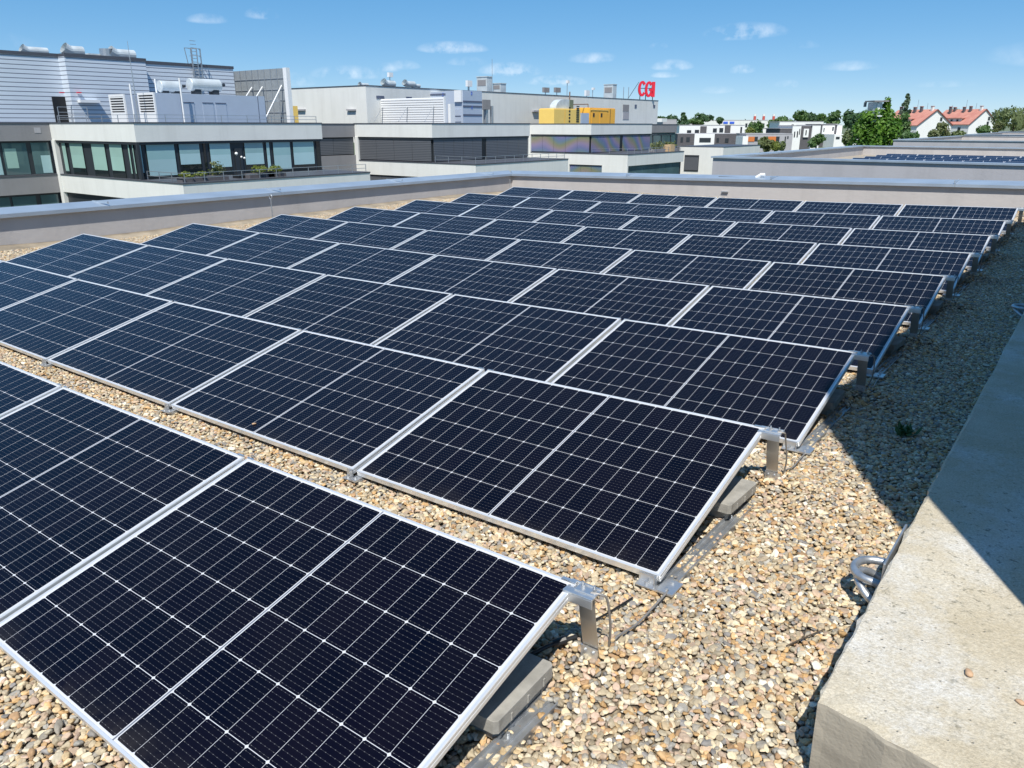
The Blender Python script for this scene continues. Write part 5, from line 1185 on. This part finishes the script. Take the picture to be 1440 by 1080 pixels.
# ------------------------------------------------------------------ parapets, plinth, penthouse
def cz(y): return .405+.0123*y
def parapet_left():
    p = thing('parapet_wall', 'long grey rendered parapet along the left roof edge with zinc coping', 'wall', None, (-14.1, 5, -.1), True)
    b = MB(); ya, yb = -9, 19.3
    b.add([(-14.35, ya, -14), (-13.9, ya, -14), (-13.9, yb, -14), (-14.35, yb, -14), (-14.35, ya, cz(ya)), (-13.9, ya, cz(ya)), (-13.9, yb, cz(yb)), (-14.35, yb, cz(yb))],
          [(3, 2, 1, 0), (4, 5, 6, 7), (0, 1, 5, 4), (1, 2, 6, 5), (2, 3, 7, 6), (3, 0, 4, 7)])
    b.build('wall', M['render_pink'], p)
    c = MB(); ov = .078; y = ya
    while y < yb+.45:
        y2 = min(y+3.9, yb+.52); e = .004
        for (u0, u1) in ((-14.43, -13.9+ov),):
            z1, z2 = cz(y)+.002, cz(y2)+.002
            vs = [(u0, y, z1), (u1, y, z1-.0), (u1, y2-e, z2), (u0, y2-e, z2), (u0, y, z1+.135), (u1, y, z1+.065), (u1, y2-e, z2+.065), (u0, y2-e, z2+.135)]
            if y2 > yb+.3: vs = [(u0, y, z1), (u1, y, z1), (u1, yb-ov, z2), (u0, y2, z2), (u0, y, z1+.135), (u1, y, z1+.065), (u1, yb-ov, z2+.065), (u0, y2, z2+.135)]
            c.add(vs, [(3, 2, 1, 0), (4, 5, 6, 7), (0, 1, 5, 4), (1, 2, 6, 5), (2, 3, 7, 6), (3, 0, 4, 7)])
            if y2 < yb: c.box(u0+.01, u1-.01, y2-.03, y2-.005, z2+.10, z2+.145, Matrix.Translation((0, 0, 0)))
        y = y2
    c.build('coping', M['zinc'], p)
    f = MB(); n = 40; rs = random.Random(11)
    for i in range(n+1):
        y = ya+(yb-ya)*i/n; z = gz(-13.6, y); w = .34+rs.uniform(-.08, .10); h = .06+rs.uniform(-.02, .03)
        f.v += [(-13.898, y, z-.05), (-13.898, y, z+h), (-13.898+w*.5, y, z+h*.62), (-13.898+w, y, z-.005)]
    for i in range(n):
        for k in range(3): f.f.append((i*4+k, i*4+k+1, i*4+5+k, i*4+4+k))
    f.build('upstand', M['soil'], p, smooth=True)
parapet_left()
def parapet_far():
    yy = 19.3; x0, x1 = -13.9, 7.0
    p = thing('parapet_wall', 'low rendered parapet behind the farthest panel row with pale zinc coping', 'wall', None, (-6, yy, .1), True)
    zc = lambda x: .642-.0024*(x+13.9)
    b = MB().add([(x0, yy, -14), (x1, yy, -14), (x1, yy+.45, -14), (x0, yy+.45, -14), (x0, yy, zc(x0)), (x1, yy, zc(x1)), (x1, yy+.45, zc(x1)), (x0, yy+.45, zc(x0))],
                 [(3, 2, 1, 0), (4, 5, 6, 7), (0, 1, 5, 4), (1, 2, 6, 5), (2, 3, 7, 6), (3, 0, 4, 7)])
    b.build('wall', M['render_pink'], p)
    c = MB(); x = x0; i = 0; ov = .078
    while x < x1:
        x2 = min(x+4.1, x1); e = .004; a0 = x+(ov if i == 0 else 0)
        z1, z2 = zc(x)+.002, zc(x2)+.002
        vs = [(a0, yy-ov, z1), (x2-e, yy-ov, z2), (x2-e, yy+.53, z2), (x-(.45 if i == 0 else 0), yy+.53, z1), (a0, yy-ov, z1+.065), (x2-e, yy-ov, z2+.065), (x2-e, yy+.53, z2+.135), (x-(.45 if i == 0 else 0), yy+.53, z1+.135)]
        c.add(vs, [(3, 2, 1, 0), (4, 5, 6, 7), (0, 1, 5, 4), (1, 2, 6, 5), (2, 3, 7, 6), (3, 0, 4, 7)])
        if x2 < x1: c.box(x2-.03, x2-.005, yy-.06, yy+.50, z2+.075, z2+.142)
        x = x2; i += 1
    c.build('coping', M['zinc'], p)
    bx(-7.0, -6.82, yy-.05, yy-.002, .345, .37).build('overflow_spout', M['galv'], p)
parapet_far()
def rod(x, y, h, label, ring=True):
    z = gz(x, y); b = MB().tube([(x, y, z), (x, y, z+h)], .012, 8)
    if ring: b.tube([(x+.045*math.sin(a), y, z+h+.045-.045*math.cos(a)) for a in np.linspace(0, 6.2, 16)], .010, 6, False)
    b.box(x-.06, x+.06, y-.06, y+.06, z-.01, z+.03)
    tag(b.build('lightning_rod', M['galv'], None, roof=True), label, 'rod', 'rods by the parapet')
rod(-13.0, 9.6, .50, 'thin steel rod with a ring on top, by the left parapet')
rod(-13.72, 18.95, .42, 'short steel rod in the far corner where the parapets meet', False)

def grid_slab(x0, x1a, y0a, y0b, y1, z0, z1):
    """plinth with a slightly worn, uneven arris"""
    pass
def plinth():
    rs = random.Random(2); b = MB(); XL, XR, Z1, Z0 = .749, 1.75, .200, -.30
    ys_ = [1.095+i*.05 for i in range(40)]+[3.2+i*.25 for i in range(50)]
    xs_ = [XL, XL+.008, XL+.03]+[XL+.08+i*.05 for i in range(19)]
    def y0(x): return 1.105-.2*(x-XL)
    idx = {}
    for j, y in enumerate(ys_):
        for i, x in enumerate(xs_):
            yy = y0(x)+(y-ys_[0]); z = Z1+roofz(yy/PITCH, x)
            w = rs.gauss(0, .0034) if (i < 2 or j < 2) else rs.gauss(0, .0006)
            if i == 0: z -= .007; 
            if j == 0: z -= .006
            idx[i, j] = len(b.v); b.v.append((x+(w if i < 2 else 0), yy+(w if j < 1 else 0), z+w*.5))
    nx_, ny_ = len(xs_), len(ys_)
    for j in range(ny_-1):
        for i in range(nx_-1): b.f.append((idx[i, j], idx[i+1, j], idx[i+1, j+1], idx[i, j+1]))
    for j in range(ny_-1):
        n = len(b.v); a, c = b.v[idx[0, j]], b.v[idx[0, j+1]]
        b.v += [(a[0]-.001, a[1], Z0), (c[0]-.001, c[1], Z0)]; b.f.append((idx[0, j], idx[0, j+1], n+1, n))
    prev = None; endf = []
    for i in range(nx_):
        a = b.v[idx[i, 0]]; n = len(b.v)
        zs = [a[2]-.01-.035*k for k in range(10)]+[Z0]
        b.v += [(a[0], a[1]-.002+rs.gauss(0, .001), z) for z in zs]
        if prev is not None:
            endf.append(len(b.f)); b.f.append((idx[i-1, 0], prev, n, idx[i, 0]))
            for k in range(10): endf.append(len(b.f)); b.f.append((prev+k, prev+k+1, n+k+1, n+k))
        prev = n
    o = b.build('concrete_plinth', M['concrete'], None, smooth=False, roof=True); o.data.materials.append(M['end_concrete'])
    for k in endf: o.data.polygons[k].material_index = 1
    tag(o, 'weathered pale concrete plinth beside the gravel at the right', 'plinth')
plinth()
pebble(Vector((1.058, 1.448, .211)), .016, 'brown leaf-shaped pebble in the middle of the concrete plinth', 2)
pebble(Vector((1.183, 1.398, .209)), .012, 'pale yellow pebble near the right side of the concrete plinth', 3)

def loop_bracket(y, label):
    p = thing('lifting_eye', label, 'lifting eye', 'steel lifting eyes on the side of the plinth', (.74, y, .0), True)
    x = .741; zb = roofz(y/PITCH, .7)+.03
    MB().box(x-.012, x-.003, y-.17, y+.20, -.03+zb, .160+zb).build('plate', M['galv'], p, bevel=.003)
    r = .078; z = .035+zb
    pts = [(x-.005, y-.085, z-.01)]+[(x-.055-r*math.sin(a), y-.005-r*1.1*math.cos(a), z) for a in np.linspace(0, math.pi, 14)]+[(x-.01, y+.08, z+.0)]
    MB().tube(pts, .0155, 10).build('ring', M['galv'], p, smooth=True)
    pts = [(x-.01, y-.10, z-.085)]+[(x-.035-r*math.sin(a), y-.02-r*1.1*math.cos(a), z-.075+.055*math.sin(a)) for a in np.linspace(0, math.pi, 14)]+[(x-.01, y+.07, z-.085)]
    MB().tube(pts, .0155, 10).build('ring', M['galv'], p, smooth=True)
loop_bracket(2.13, 'galvanised steel lifting eye in the sun on the plinth side')
loop_bracket(7.75, 'galvanised steel lifting eye in the shade farther along the plinth')

# the stair tower to the right of the picture, whose shadow lies over the walkway
def penthouse():
    p = thing('stair_tower', 'plain rendered stair tower on the roof, right of the walkway', 'tower', None, (3, 6, 0), True)
    x0, x1, y0, y1, z1 = 1.56, 6.4, 1.20, 12.1, 4.95
    bx(x0, x1, y0, y1, -.2, z1-.08).build('wall', M['render_pink'], p)
    bx(x0-.004, x1+.004, y0-.004, y1+.004, z1-.08, z1).build('coping', M['zinc'], p)
    bx(2.4, 3.4, y0-.03, y0-.002, -.05, 2.1).build('door', M['galv'], p)
penthouse()

# ------------------------------------------------------------------ tilt everything that stands on the roof
for o in roof_objs:
    o.matrix_world = ROOF @ (o.matrix_basis.copy() if o.parent is None else o.matrix_world.copy())
